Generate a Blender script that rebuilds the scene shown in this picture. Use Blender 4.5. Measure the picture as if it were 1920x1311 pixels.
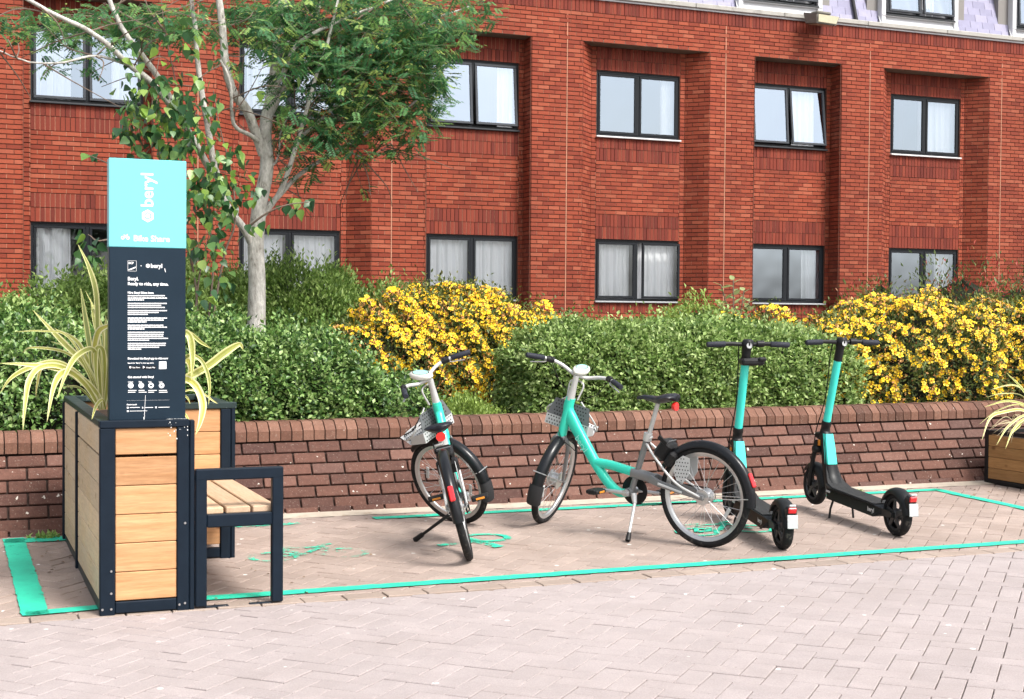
import bpy, math, random
import numpy as np
from mathutils import Matrix, Vector
for o in list(bpy.data.objects): bpy.data.objects.remove(o)
scene = bpy.context.scene
COL = scene.collection
rng = np.random.default_rng(7); random.seed(7)
R = math.radians

# ------------------------------------------------------------------ camera
FPX, PW, PH, CAMZ = 2610., 1920., 1311., 1.35
YAW, PITCH, ROLL = math.atan(FPX/6400.), R(1.37), R(.42)
FW = np.array([math.sin(YAW)*math.cos(PITCH), math.cos(YAW)*math.cos(PITCH), -math.sin(PITCH)])
r0 = np.array([math.cos(YAW), -math.sin(YAW), 0.]); u0 = np.cross(r0, FW)
RT = r0*math.cos(ROLL)+u0*math.sin(ROLL); UP = u0*math.cos(ROLL)-r0*math.sin(ROLL)
cam = bpy.data.cameras.new('camera'); cam.sensor_width = 36.; cam.lens = 36*FPX/PW
cam.clip_start = .1; cam.clip_end = 2000.
camo = bpy.data.objects.new('camera', cam); COL.objects.link(camo)
camo.matrix_world = Matrix(((RT[0], UP[0], -FW[0], 0), (RT[1], UP[1], -FW[1], 0), (RT[2], UP[2], -FW[2], CAMZ), (0, 0, 0, 1)))
scene.camera = camo
def ray(px, py): return FW+RT*(px-PW/2)/FPX-UP*(py-PH/2)/FPX
def at(px, py, Y):                       # surveyed point: photo position on the upright plane at distance Y
    d = ray(px, py); return np.array([0, 0, CAMZ])+d*(Y/d[1])

# ------------------------------------------------------------------ sky, sun, exposure (bright overcast)
SUN_EL, SUN_AZ = R(51), R(-66)           # azimuth measured from +X towards +Y
w = bpy.data.worlds.new('World'); scene.world = w; w.use_nodes = True
nt = w.node_tree; nt.nodes.clear()
wo = nt.nodes.new('ShaderNodeOutputWorld'); bg = nt.nodes.new('ShaderNodeBackground')
sky = nt.nodes.new('ShaderNodeTexSky'); sky.sky_type = 'NISHITA'; sky.sun_disc = False
sky.sun_elevation = SUN_EL; sky.sun_rotation = math.pi/2-SUN_AZ; sky.dust_density = 4.; sky.air_density = 1.; sky.ozone_density = 1.
hs = nt.nodes.new('ShaderNodeHueSaturation'); hs.inputs['Saturation'].default_value = .32
nt.links.new(sky.outputs[0], hs.inputs['Color']); nt.links.new(hs.outputs[0], bg.inputs[0]); nt.links.new(bg.outputs[0], wo.inputs[0])
bg.inputs[1].default_value = .092
sl = bpy.data.lights.new('sun', 'SUN'); sl.energy = 1.5; sl.angle = R(17); sl.color = (1., .96, .9)
so = bpy.data.objects.new('sun', sl); COL.objects.link(so)
sd = Vector((math.cos(SUN_EL)*math.cos(SUN_AZ), math.cos(SUN_EL)*math.sin(SUN_AZ), math.sin(SUN_EL)))
so.rotation_euler = sd.to_track_quat('Z', 'Y').to_euler(); so.location = (6, -8, 14)
vs = scene.view_settings; vs.view_transform = 'Standard'; vs.look = 'None'; vs.gamma = 1.; vs.exposure = 1.64
vs.use_curve_mapping = False

# ------------------------------------------------------------------ helpers
class MB:
    """collects boxes, tubes and patches; build() links them as one mesh object"""
    def __init__(s): s.v = []; s.f = []; s.t = []; s.n = 0
    def add(s, v, f, tone=0.):
        s.v.append(np.asarray(v, float).reshape(-1, 3)); s.f += [tuple(i+s.n for i in q) for q in f]
        s.t += [tone]*len(f); s.n += len(s.v[-1]); return s
    def box(s, c, d, tone=0., M=None):
        v = np.array([[x, y, z] for x in (-.5, .5) for y in (-.5, .5) for z in (-.5, .5)])*np.array(d)
        if M is not None: v = v@np.array(M).T
        return s.add(v+np.array(c), [(0, 1, 3, 2), (4, 6, 7, 5), (0, 4, 5, 1), (2, 3, 7, 6), (0, 2, 6, 4), (1, 5, 7, 3)], tone)
    def cbox(s, c, d, b=.004, tone=0., M=None):
        """box with chamfered edges"""
        h = np.array(d)/2.; b = min(b, h.min()*.9); V = []; idx = {}
        for sx in (-1, 1):
            for sy in (-1, 1):
                for sz in (-1, 1):
                    g = np.array([sx, sy, sz])
                    for ax in range(3):
                        p = g*(h-b); p[ax] = g[ax]*h[ax]; idx[(sx, sy, sz, ax)] = len(V); V.append(p)
        F = []
        for ax in range(3):
            o = [i for i in range(3) if i != ax]
            for sg in (-1, 1):
                q = []
                for a_, b_ in ((-1, -1), (1, -1), (1, 1), (-1, 1)):
                    k = [0, 0, 0]; k[ax] = sg; k[o[0]] = a_; k[o[1]] = b_; q.append(idx[(*k, ax)])
                fl = (sg > 0) == (ax != 1); F.append(tuple(q if fl else q[::-1]))
        for ax in range(3):
            o = [i for i in range(3) if i != ax]
            for a_ in (-1, 1):
                for b_ in (-1, 1):
                    k0 = [0, 0, 0]; k0[o[0]] = a_; k0[o[1]] = b_; k1 = list(k0); k0[ax] = -1; k1[ax] = 1
                    q = [idx[(*k0, o[0])], idx[(*k1, o[0])], idx[(*k1, o[1])], idx[(*k0, o[1])]]
                    fl = (a_*b_ > 0) == (ax != 1); F.append(tuple(q[::-1] if fl else q))
        for sx in (-1, 1):
            for sy in (-1, 1):
                for sz in (-1, 1):
                    q = [idx[(sx, sy, sz, i)] for i in range(3)]
                    F.append(tuple(q if sx*sy*sz > 0 else q[::-1]))
        V = np.array(V)
        if M is not None: V = V@np.array(M).T
        return s.add(V+np.array(c), F, tone)
    def tube(s, P, r, n=8, caps=True, closed=False, flat=1., tone=0., upv=None):
        P = np.asarray(P, float); m = len(P); r = np.broadcast_to(np.asarray(r, float), (m,))
        T = np.zeros_like(P)
        if closed: T = np.roll(P, -1, 0)-np.roll(P, 1, 0)
        else: T[1:-1] = P[2:]-P[:-2]; T[0] = P[1]-P[0]; T[-1] = P[-1]-P[-2]
        T /= np.linalg.norm(T, axis=1)[:, None]+1e-12
        u = np.array(upv, float) if upv is not None else np.array([0, 0, 1.])
        if abs(u@T[0]) > .95: u = np.array([0, 1., 0])
        a = np.linspace(0, 2*math.pi, n, endpoint=False); V = []
        for i in range(m):
            u = u-(u@T[i])*T[i]; u /= np.linalg.norm(u)+1e-12; b = np.cross(T[i], u)
            V.append(P[i]+r[i]*(np.outer(np.cos(a)*flat, u)+np.outer(np.sin(a), b)))
        F = []
        for i in range(m if closed else m-1):
            j = (i+1) % m
            for k in range(n): F.append((i*n+k, i*n+(k+1) % n, j*n+(k+1) % n, j*n+k))
        if caps and not closed: F += [tuple(range(n))[::-1], tuple((m-1)*n+k for k in range(n))]
        return s.add(np.concatenate(V), F, tone)
    def lathe(s, prof, c=(0, 0, 0), axis='y', n=32, tone=0., a0=0., a1=2*math.pi):
        """prof: (radius, along-axis) pairs"""
        full = abs(a1-a0-2*math.pi) < 1e-6
        a = np.linspace(a0, a1, n, endpoint=not full); V = []
        for r_, h_ in prof:
            x, y = np.cos(a)*r_, np.sin(a)*r_; z = np.full_like(x, h_)
            V.append(np.stack({'y': (x, z, y), 'z': (x, y, z), 'x': (z, x, y)}[axis], 1))
        F = []
        for i in range(len(prof)-1):
            for k in range(n if full else n-1): F.append((i*n+k, (i+1)*n+k, (i+1)*n+(k+1) % n, i*n+(k+1) % n))
        return s.add(np.concatenate(V)+np.array(c), F, tone)
    def prism(s, poly, y0, y1, M=None, tone=0.):
        """poly in xz extruded along y"""
        n = len(poly); P = np.array(poly, float)
        V = np.concatenate([np.stack([P[:, 0], np.full(n, y), P[:, 1]], 1) for y in (y0, y1)])
        F = [tuple(range(n)), tuple(range(n, 2*n))[::-1]]+[(i, n+i, n+(i+1) % n, (i+1) % n) for i in range(n)]
        if M is not None: V = V@np.array(M).T
        return s.add(V, F, tone)
    def quad(s, a, b, c, d, tone=0.): return s.add([a, b, c, d], [(0, 1, 2, 3)], tone)
    def xf(s, M):
        M = np.array(M); s.v = [v@M[:3, :3].T+M[:3, 3] for v in s.v]; return s
    def mesh(s, name, m, smooth=False):
        me = bpy.data.meshes.new(name); V = np.concatenate(s.v) if s.v else np.zeros((0, 3))
        me.from_pydata(V.tolist(), [], s.f)
        me.attributes.new('tone', 'FLOAT', 'FACE').data.foreach_set('value', np.array(s.t, dtype=np.float32))
        if m: me.materials.append(m)
        if smooth:
            me.polygons.foreach_set('use_smooth', [True]*len(me.polygons))
            try: me.set_sharp_from_angle(angle=R(smooth if smooth > 1 else 40))
            except Exception: pass
        me.update(); return me
    def build(s, name, m, parent=None, smooth=False): return link(name, s.mesh(name, m, smooth), parent)

def link(name, me, parent=None, loc=None):
    o = bpy.data.objects.new(name, me); COL.objects.link(o)
    if parent is not None: o.parent = parent
    if loc is not None: o.location = loc
    return o
def tag(o, label, cat, group=None, kind=None):
    o['label'] = label; o['category'] = cat
    if group: o['group'] = group
    if kind: o['kind'] = kind
    return o
def thing(name, label, cat, loc=(0, 0, 0), rot=None, group=None):
    o = link(name, None, None, loc)
    if rot is not None: o.rotation_euler = rot
    return tag(o, label, cat, group)
def struct(o): o['kind'] = 'structure'; return o
def stuff(o): o['kind'] = 'stuff'; return o

# ------------------------------------------------------------------ materials
def nodes(name):
    m = bpy.data.materials.new(name); m.use_nodes = True; t = m.node_tree
    return m, t, t.nodes['Principled BSDF']
def N(t, typ, **kw):
    n = t.nodes.new(typ)
    for k, v in kw.items():
        if k in n.inputs: n.inputs[k].default_value = v
        else: setattr(n, k, v)
    return n
def L(t, a, b): t.links.new(a, b)
def coords(t, space='Object'):
    tc = N(t, 'ShaderNodeTexCoord'); 
    if space == 'World': return N(t, 'ShaderNodeNewGeometry').outputs['Position']
    return tc.outputs[space]
def tone_node(t):
    """0..1 value that differs from piece to piece"""
    at_ = N(t, 'ShaderNodeAttribute', attribute_name='tone'); oi = N(t, 'ShaderNodeObjectInfo')
    ad = N(t, 'ShaderNodeMath', operation='ADD'); fr = N(t, 'ShaderNodeMath', operation='FRACT')
    L(t, at_.outputs['Fac'], ad.inputs[0]); L(t, oi.outputs['Random'], ad.inputs[1]); L(t, ad.outputs[0], fr.inputs[0]); return fr.outputs[0]
def mulcol(t, col, fac_socket, lo, hi):
    mr = N(t, 'ShaderNodeMapRange'); mr.inputs['To Min'].default_value = lo; mr.inputs['To Max'].default_value = hi
    L(t, fac_socket, mr.inputs['Value'])
    mx = N(t, 'ShaderNodeMix', data_type='RGBA', blend_type='MULTIPLY'); mx.inputs[0].default_value = 1.
    if isinstance(col, tuple): mx.inputs[6].default_value = (*col, 1)
    else: L(t, col, mx.inputs[6])
    L(t, mr.outputs[0], mx.inputs[7]); return mx.outputs[2]
def mixc(t, fac, a, b):
    mx = N(t, 'ShaderNodeMix', data_type='RGBA')
    for s_, i in ((a, 6), (b, 7)):
        if isinstance(s_, tuple): mx.inputs[i].default_value = (*s_, 1)
        else: L(t, s_, mx.inputs[i])
    if isinstance(fac, (int, float)): mx.inputs[0].default_value = fac
    else: L(t, fac, mx.inputs[0])
    return mx.outputs[2]
def noise(t, vec, scale, detail=4., rough=.6, stretch=None):
    if stretch is not None:
        mp = N(t, 'ShaderNodeMapping'); mp.inputs['Scale'].default_value = stretch; L(t, vec, mp.inputs['Vector']); vec = mp.outputs[0]
    n = N(t, 'ShaderNodeTexNoise'); n.inputs['Scale'].default_value = scale; n.inputs['Detail'].default_value = detail; n.inputs['Roughness'].default_value = rough
    L(t, vec, n.inputs['Vector']); return n.outputs['Fac']
def ramp(t, fac, stops):
    r_ = N(t, 'ShaderNodeValToRGB'); e = r_.color_ramp.elements
    while len(e) < len(stops): e.new(.5)
    for el, (p, c) in zip(e, stops): el.position = p; el.color = (*c, 1) if len(c) == 3 else c
    L(t, fac, r_.inputs[0]); return r_.outputs['Color']
def bump(t, b, h, strength=.4, dist=.01):
    bp = N(t, 'ShaderNodeBump'); bp.inputs['Strength'].default_value = strength; bp.inputs['Distance'].default_value = dist
    L(t, h, bp.inputs['Height']); L(t, bp.outputs[0], b.inputs['Normal'])
def pm(name, col, rough=.5, metal=0., var=.12, scale=25., bmp=0., bscale=120., coat=0., space='Object', tonevar=0., spec=None, dirt=None):
    m, t, b = nodes(name); vec = coords(t, space); n = noise(t, vec, scale)
    c = mulcol(t, tuple(col), n, 1-var, 1+var)
    if tonevar: c = mulcol(t, c, tone_node(t), 1-tonevar, 1+tonevar)
    if dirt:
        n2 = noise(t, vec, dirt[1], 6., .7); mr = N(t, 'ShaderNodeMapRange'); mr.inputs['From Min'].default_value = dirt[2]; mr.inputs['From Max'].default_value = dirt[2]+.12
        L(t, n2, mr.inputs['Value']); c = mixc(t, mr.outputs[0], c, tuple(dirt[0]))
    L(t, c, b.inputs['Base Color']); b.inputs['Metallic'].default_value = metal
    rr = N(t, 'ShaderNodeMapRange'); rr.inputs['To Min'].default_value = max(0, rough-.08); rr.inputs['To Max'].default_value = min(1, rough+.08)
    L(t, n, rr.inputs['Value']); L(t, rr.outputs[0], b.inputs['Roughness'])
    b.inputs['Coat Weight'].default_value = coat; b.inputs['Specular IOR Level'].default_value = spec if spec is not None else (.22 if max(col) < .08 and not metal else .45)
    if bmp: bump(t, b, noise(t, vec, bscale, 5.), bmp, .004)
    return m
# ================================================================== ground and paving
SLOPE, YK = .02, 6.4
def gz(Y): return max(0., SLOPE*(min(Y, 9.2)-YK))
def paving_mat(name, base, dirt, var=.10, speck=.35, stain=.5):
    m, t, b = nodes(name); pos = coords(t, 'World')
    c = mulcol(t, base, tone_node(t), 1-var, 1+var)
    c = mulcol(t, c, noise(t, pos, 420., 2., .5), 1-speck, 1+speck)           # aggregate
    c = mulcol(t, c, noise(t, pos, 130., 3., .7), .62, 1.38); c = mulcol(t, c, noise(t, pos, 5.5, 5., .7), .80, 1.18); c = mulcol(t, c, noise(t, pos, .55, 3., .5), .88, 1.10)
    mr = N(t, 'ShaderNodeMapRange'); mr.inputs['From Min'].default_value = .42; mr.inputs['From Max'].default_value = .72
    L(t, noise(t, pos, 1.7, 6., .65), mr.inputs['Value'])
    f = N(t, 'ShaderNodeMath', operation='MULTIPLY'); f.inputs[1].default_value = stain; L(t, mr.outputs[0], f.inputs[0])
    c = mixc(t, f.outputs[0], c, dirt)
    vo = N(t, 'ShaderNodeTexVoronoi'); vo.inputs['Scale'].default_value = 7.; L(t, pos, vo.inputs['Vector'])      # gum spots
    lt = N(t, 'ShaderNodeMath', operation='LESS_THAN'); lt.inputs[1].default_value = .085; L(t, vo.outputs['Distance'], lt.inputs[0])
    gt = N(t, 'ShaderNodeMath', operation='GREATER_THAN'); gt.inputs[1].default_value = .56; L(t, vo.outputs['Color'], gt.inputs[0])
    an = N(t, 'ShaderNodeMath', operation='MULTIPLY'); L(t, lt.outputs[0], an.inputs[0]); L(t, gt.outputs[0], an.inputs[1])
    c = mixc(t, an.outputs[0], c, (.62, .60, .57))
    L(t, c, b.inputs['Base Color']); b.inputs['Roughness'].default_value = .78
    bump(t, b, noise(t, pos, 260., 4.), .35, .004); return m
M_pave = paving_mat('paving_pink_grey', (.335, .288, .282), (.255, .212, .198), .05, .42, .45)
M_bay = paving_mat('paving_bay_brown', (.322, .252, .218), (.225, .168, .138), .10, .42, .70)
M_edge = paving_mat('paving_edging', (.31, .245, .205), (.23, .17, .135), .12, .33, .6)
M_sand = pm('jointing_sand', (.150, .116, .100), .95, var=.75, scale=2.6, bmp=.4, space='World')
M_ground = paving_mat('ground_paving_far', (.33, .27, .25), (.26, .21, .18), .0, .25, .5)
M_foot = pm('footing_mortar', (.42, .36, .29), .9, var=.25, scale=14., bmp=.5, space='World', dirt=((.30, .22, .16), 5., .55))

g = MB()
xs = [-400, -12, 26, 400]; ys = [-400, YK, 9.2, 60, 400]
for i in range(3):
    for j in range(4):
        p = [(xs[a], ys[b_], gz(ys[b_])-.028) for a, b_ in ((i, j), (i+1, j), (i+1, j+1), (i, j+1))]; g.quad(*p)
struct(g.build('ground', M_ground))

def clip(poly, a, b, c):                     # keep a*x+b*y <= c
    out = []
    for i in range(len(poly)):
        p, q = poly[i], poly[(i+1) % len(poly)]; dp, dq = a*p[0]+b*p[1]-c, a*q[0]+b*q[1]-c
        if dp <= 0: out.append(p)
        if (dp < 0 < dq) or (dq < 0 < dp): k = dp/(dp-dq); out.append((p[0]+k*(q[0]-p[0]), p[1]+k*(q[1]-p[1])))
    return out
def inset(poly, d):
    P = np.array(poly); n = len(P); out = []
    for i in range(n):
        e0 = P[i]-P[i-1]; e1 = P[(i+1) % n]-P[i]; e0 = e0/(np.linalg.norm(e0)+1e-9); e1 = e1/(np.linalg.norm(e1)+1e-9)
        n0 = np.array([-e0[1], e0[0]]); n1 = np.array([-e1[1], e1[0]]); k = n0+n1; k = k/max(k@k, .3)*2
        out.append(P[i]+k*d)
    return np.array(out)
def paver(mb, poly, zf, dz, tone):
    n = len(poly); rings = [(inset(poly, .0022), -.024), (inset(poly, .0022), -.003), (inset(poly, .0046), 0.)]
    V = np.concatenate([np.column_stack([r_, [zf(y)+h+dz for x, y in r_]]) for r_, h in rings]); F = []
    for k in range(2):
        for i in range(n): F.append((k*n+i, k*n+(i+1) % n, (k+1)*n+(i+1) % n, (k+1)*n+i))
    F.append(tuple(2*n+i for i in range(n))); mb.add(V, F, tone)
def project(p):
    d = np.asarray(p, float)-np.array([0, 0, CAMZ]); z = d@FW
    return PW/2+FPX*(d@RT)/z, PH/2-FPX*(d@UP)/z, z
def herringbone(name, mat, x0, x1, y0, y1, parent, u=.1):
    c45 = math.sqrt(.5); rot = lambda p: ((p[0]-p[1])*c45*u+2.0, (p[0]+p[1])*c45*u+6.0)
    whole, cut = [], []
    K = int((x1-x0+y1-y0)/u)+6
    for m_ in range(-K, K):
        for n_ in range(-K//2-2, K//2+2):
            ox, oy = m_+2*n_, m_-2*n_
            for hz in (1, 0):
                cell = [(ox, oy), (ox+2, oy), (ox+2, oy+1), (ox, oy+1)] if hz else [(ox+2, oy-1), (ox+3, oy-1), (ox+3, oy+1), (ox+2, oy+1)]
                P = [rot(p) for p in cell]; cx = sum(p[0] for p in P)/4; cy = sum(p[1] for p in P)/4
                if cx < x0-.2 or cx > x1+.2 or cy < y0-.2 or cy > y1+.2: continue
                Q = P
                for cl in ((0, -1, -y0), (0, 1, y1), (1, 0, x1), (-1, 0, -x0)):
                    if Q: Q = clip(Q, *cl)
                if len(Q) < 3: continue
                a2 = abs(sum(Q[i][0]*Q[(i+1) % len(Q)][1]-Q[(i+1) % len(Q)][0]*Q[i][1] for i in range(len(Q))))/2
                if a2 < 8e-4: continue
                if a2 > .0199: whole.append((cx, cy, hz))
                else: cut.append(Q)
    def key(b_):
        X, Y, Z = project((b_[0], b_[1], 0)); ok = 20 < X < 1900 and 30 < Y < 1290
        return (0 if ok else 1, Z)
    whole.sort(key=key)
    one = MB(); paver(one, [(-.1, -.05), (.1, -.05), (.1, .05), (-.1, .05)], lambda y: 0., 0., 0.)
    me = one.mesh('paving_block', mat)
    def wob(): return random.uniform(-.0022, .0022)
    for cx, cy, hz in whole[:290]:
        o = link('paving_block', me, parent)
        sl = math.atan(SLOPE) if cy > YK else 0.
        o.matrix_local = Matrix.Translation((cx, cy, gz(cy)+wob())) @ Matrix.Rotation(sl+wob()*2, 4, 'X') @ Matrix.Rotation(wob()*2, 4, 'Y') @ Matrix.Rotation(R(45 if hz else 135), 4, 'Z')
    rest = MB()
    for cx, cy, hz in whole[290:]:
        a = R(45 if hz else 135); ca, sa = math.cos(a), math.sin(a)
        paver(rest, [(cx+x*ca-y*sa, cy+x*sa+y*ca) for x, y in ((-.1, -.05), (.1, -.05), (.1, .05), (-.1, .05))], gz, wob(), random.random())
    for Q in cut: paver(rest, Q, gz, wob(), random.random())
    stuff(rest.build('paving_blocks', mat, parent))
sand = MB()
for a, b_ in ((1.8, YK), (YK, 8.98)): sand.quad((-5, a, gz(a)-.010), (11.5, a, gz(a)-.010), (11.5, b_, gz(b_)-.010), (-5, b_, gz(b_)-.010))
pav = struct(sand.build('pavement', M_sand)) 
herringbone('near', M_pave, -3., 8.5, 2.4, 6.372, pav)
bay = struct(MB().quad((-2.2, 6.49, gz(6.49)-.008), (9.2, 6.49, gz(6.49)-.008), (9.2, 8.75, gz(8.75)-.008), (-2.2, 8.75, gz(8.75)-.008)).build('parking_bay', M_sand))
herringbone('bay', M_bay, -2., 9., 6.494, 8.74, bay)
edge = struct(MB().quad((-5, 6.373, -.007), (11, 6.373, -.007), (11, 6.493, -.005), (-5, 6.493, -.005)).build('edging_course', M_sand))
one = MB(); paver(one, [(-.1, -.058), (.1, -.058), (.1, .058), (-.1, .058)], lambda y: 0., 0., 0.); me = one.mesh('edging_block', M_edge)
for i in range(60):
    o = link('edging_block', me, edge, (-2.6+.203*i, 6.433, .0035+random.uniform(-.002, .002))); o.rotation_euler = (random.uniform(-.01, .01), 0, random.uniform(-.006, .006))
ft = MB()
for i in range(40):
    x0_, x1_ = -1.4+.27*i, -1.4+.27*(i+1)
    ft.quad((x0_, 8.742, gz(8.74)+.001), (x1_, 8.742, gz(8.74)+.001), (x1_, 8.99, gz(8.9)+.012), (x0_, 8.99, gz(8.9)+.012))
struct(ft.build('footing_strip', M_foot))

# ------------------------------------------------------------------ painted bay markings
def paint_mat(name, col, wear, scale=9.):
    m, t, b = nodes(name); pos = coords(t, 'World')
    b.inputs['Roughness'].default_value = .6
    c = mulcol(t, mulcol(t, col, noise(t, pos, 30.), .82, 1.15), noise(t, pos, 3., 6., .7), .62, 1.3); L(t, c, b.inputs['Base Color'])
    n1 = noise(t, pos, scale, 8., .75); n2 = noise(t, pos, 75., 3., .6)
    ad = N(t, 'ShaderNodeMath', operation='MULTIPLY_ADD'); ad.inputs[1].default_value = .45; L(t, n2, ad.inputs[0]); L(t, n1, ad.inputs[2])
    mr = N(t, 'ShaderNodeMapRange'); mr.inputs['From Min'].default_value = wear; mr.inputs['From Max'].default_value = wear+.10
    L(t, ad.outputs[0], mr.inputs['Value'])
    L(t, mr.outputs[0], b.inputs['Alpha']); bump(t, b, noise(t, pos, 200.), .3, .003); return m
TEAL = (.022, .52, .34)
M_line = paint_mat('bay_paint', TEAL, .50); M_worn = paint_mat('bay_paint_worn', TEAL, .70, 6.)
M_edgepaint = paint_mat('bay_paint_bold', TEAL, .50)
def strip(mb, pts, w):
    """flat band along ground points"""
    P = np.array(pts, float); T = np.gradient(P, axis=0); T /= np.linalg.norm(T, axis=1)[:, None]; Nn = np.stack([-T[:, 1], T[:, 0]], 1)
    e0, e1 = rng.normal(0, .0012, len(P))[:, None], rng.normal(0, .0012, len(P))[:, None]
    Lf, Rt = P+Nn*(w/2+e0), P-Nn*(w/2+e1)
    for i in range(len(P)-1):
        q = [Rt[i], Rt[i+1], Lf[i+1], Lf[i]]; mb.quad(*[(x, y, gz(y)+.0065) for x, y in q])
def seg(a, b, n=12, j=.004): 
    t_ = np.linspace(0, 1, n)[:, None]; return np.array(a)*(1-t_)+np.array(b)*t_+rng.normal(0, j, (n, 2))
bm_ = MB(); strip(bm_, seg((1.05, 6.60), (9.4, 6.60), 220, .002), .092)
strip(bm_, seg((.33, 6.53), (.66, 6.57), 6), .085)
bay_paint = struct(bm_.build('bay_line', M_line)); 
b2_ = MB(); strip(b2_, seg((.372, 6.50), (.366, 8.50), 60, .002), .118); struct(b2_.build('bay_line', M_edgepaint))
b3_ = MB(); strip(b3_, seg((.31, 8.40), (.66, 8.42), 6), .14); strip(b3_, seg((2.55, 8.575), (7.05, 8.60), 120, .002), .085)
struct(b3_.build('bay_line', M_line))
b4_ = MB(); strip(b4_, seg((1.2, 8.52), (2.05, 8.53), 16), .08); struct(b4_.build('bay_line', M_worn))
b5_ = MB(); strip(b5_, seg((7.02, 8.62), (7.0, 7.0), 24), .09); struct(b5_.build('bay_line', M_line))
def bike_symbol(cx, cy, s, ang, mat):
    mb = MB(); ca, sa = math.cos(ang), math.sin(ang)
    def P(x, y): return (cx+s*(x*ca-y*sa), cy+s*(x*sa+y*ca))
    for wx in (-.32, .32):
        strip(mb, [P(wx+.2*math.cos(a), .2*math.sin(a)) for a in np.linspace(0, 2*math.pi, 25)], .055*s)
    for a, b_ in (((-.32, 0), (-.05, .02)), ((-.05, .02), (.2, .34)), ((-.32, 0), (-.14, .34)), ((-.14, .34), (.2, .34)), ((-.14, .36), (-.05, .02)), ((.32, 0), (.19, .42)), ((.19, .42), (.32, .46)), ((-.24, .40), (-.06, .40))):
        strip(mb, [P(*a), P(*b_)], .055*s)
    return struct(mb.build('bicycle_symbol', mat))
bike_symbol(1.86, 7.50, .62, R(0), M_worn)
M_semi = paint_mat('bay_paint_patchy', TEAL, .63, 7.)
hb = MB(); c_ = np.array([2.98, 7.70]); strip(hb, [c_+np.array([.135*math.cos(a), .115*math.sin(a)]) for a in np.linspace(0, 2*math.pi, 25)], .045); strip(hb, seg((2.86, 7.74), (2.95, 7.40), 8, .002), .075); strip(hb, seg((2.62, 7.55), (2.86, 7.60), 8, .004), .05); struct(hb.build('bicycle_symbol', M_semi))
bike_symbol(4.50, 7.50, .62, R(0), M_semi)

# ================================================================== low battered brick wall
def brick_mat(name, stops, mott=.25, lichen=0., rough=.85, streak=0., bmp=.5):
    m, t, b = nodes(name); pos = coords(t, 'World'); tn = tone_node(t)
    c = ramp(t, tn, stops)
    c = mulcol(t, c, noise(t, pos, 38., 5., .7), 1-mott, 1+mott)
    c = mulcol(t, c, noise(t, pos, 300., 3.), .85, 1.15)
    if streak:
        n2 = noise(t, pos, 1.1, 5., .6, (1., 1., .35)); c = mulcol(t, c, n2, 1-streak, 1+streak)
    if lichen:
        n3 = noise(t, pos, 26., 2., .5); mr = N(t, 'ShaderNodeMapRange'); mr.inputs['From Min'].default_value = .80-lichen*.07; mr.inputs['From Max'].default_value = .83-lichen*.07
        L(t, n3, mr.inputs['Value']); c = mixc(t, mr.outputs[0], c, (.55, .50, .44))
        n4 = noise(t, pos, 90., 3., .6); mr2 = N(t, 'ShaderNodeMapRange'); mr2.inputs['From Min'].default_value = .60; mr2.inputs['From Max'].default_value = .70; mr2.inputs['To Max'].default_value = .30
        L(t, n4, mr2.inputs['Value']); c = mixc(t, mr2.outputs[0], c, (.40, .34, .28))
    L(t, c, b.inputs['Base Color']); b.inputs['Roughness'].default_value = rough; b.inputs['Specular IOR Level'].default_value = .3
    bump(t, b, noise(t, pos, 110., 6., .7), bmp, .006); return m
M_wbrick = brick_mat('garden_brick', [(0, (.064, .030, .024)), (.3, (.095, .043, .031)), (.65, (.128, .059, .043)), (.85, (.148, .076, .058)), (1, (.080, .042, .035))], .50, 1.25)
M_cope = brick_mat('coping_brick', [(0, (.080, .039, .028)), (.4, (.140, .066, .044)), (.75, (.19, .098, .068)), (1, (.10, .045, .032))], .48, .8)
M_wmortar = pm('wall_joint', (.035, .022, .018), .95, var=.3, scale=40.)
EL = R(52); TU = np.array([0, math.cos(EL), math.sin(EL)]); NU = np.array([0, -math.sin(EL), math.cos(EL)])
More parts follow.
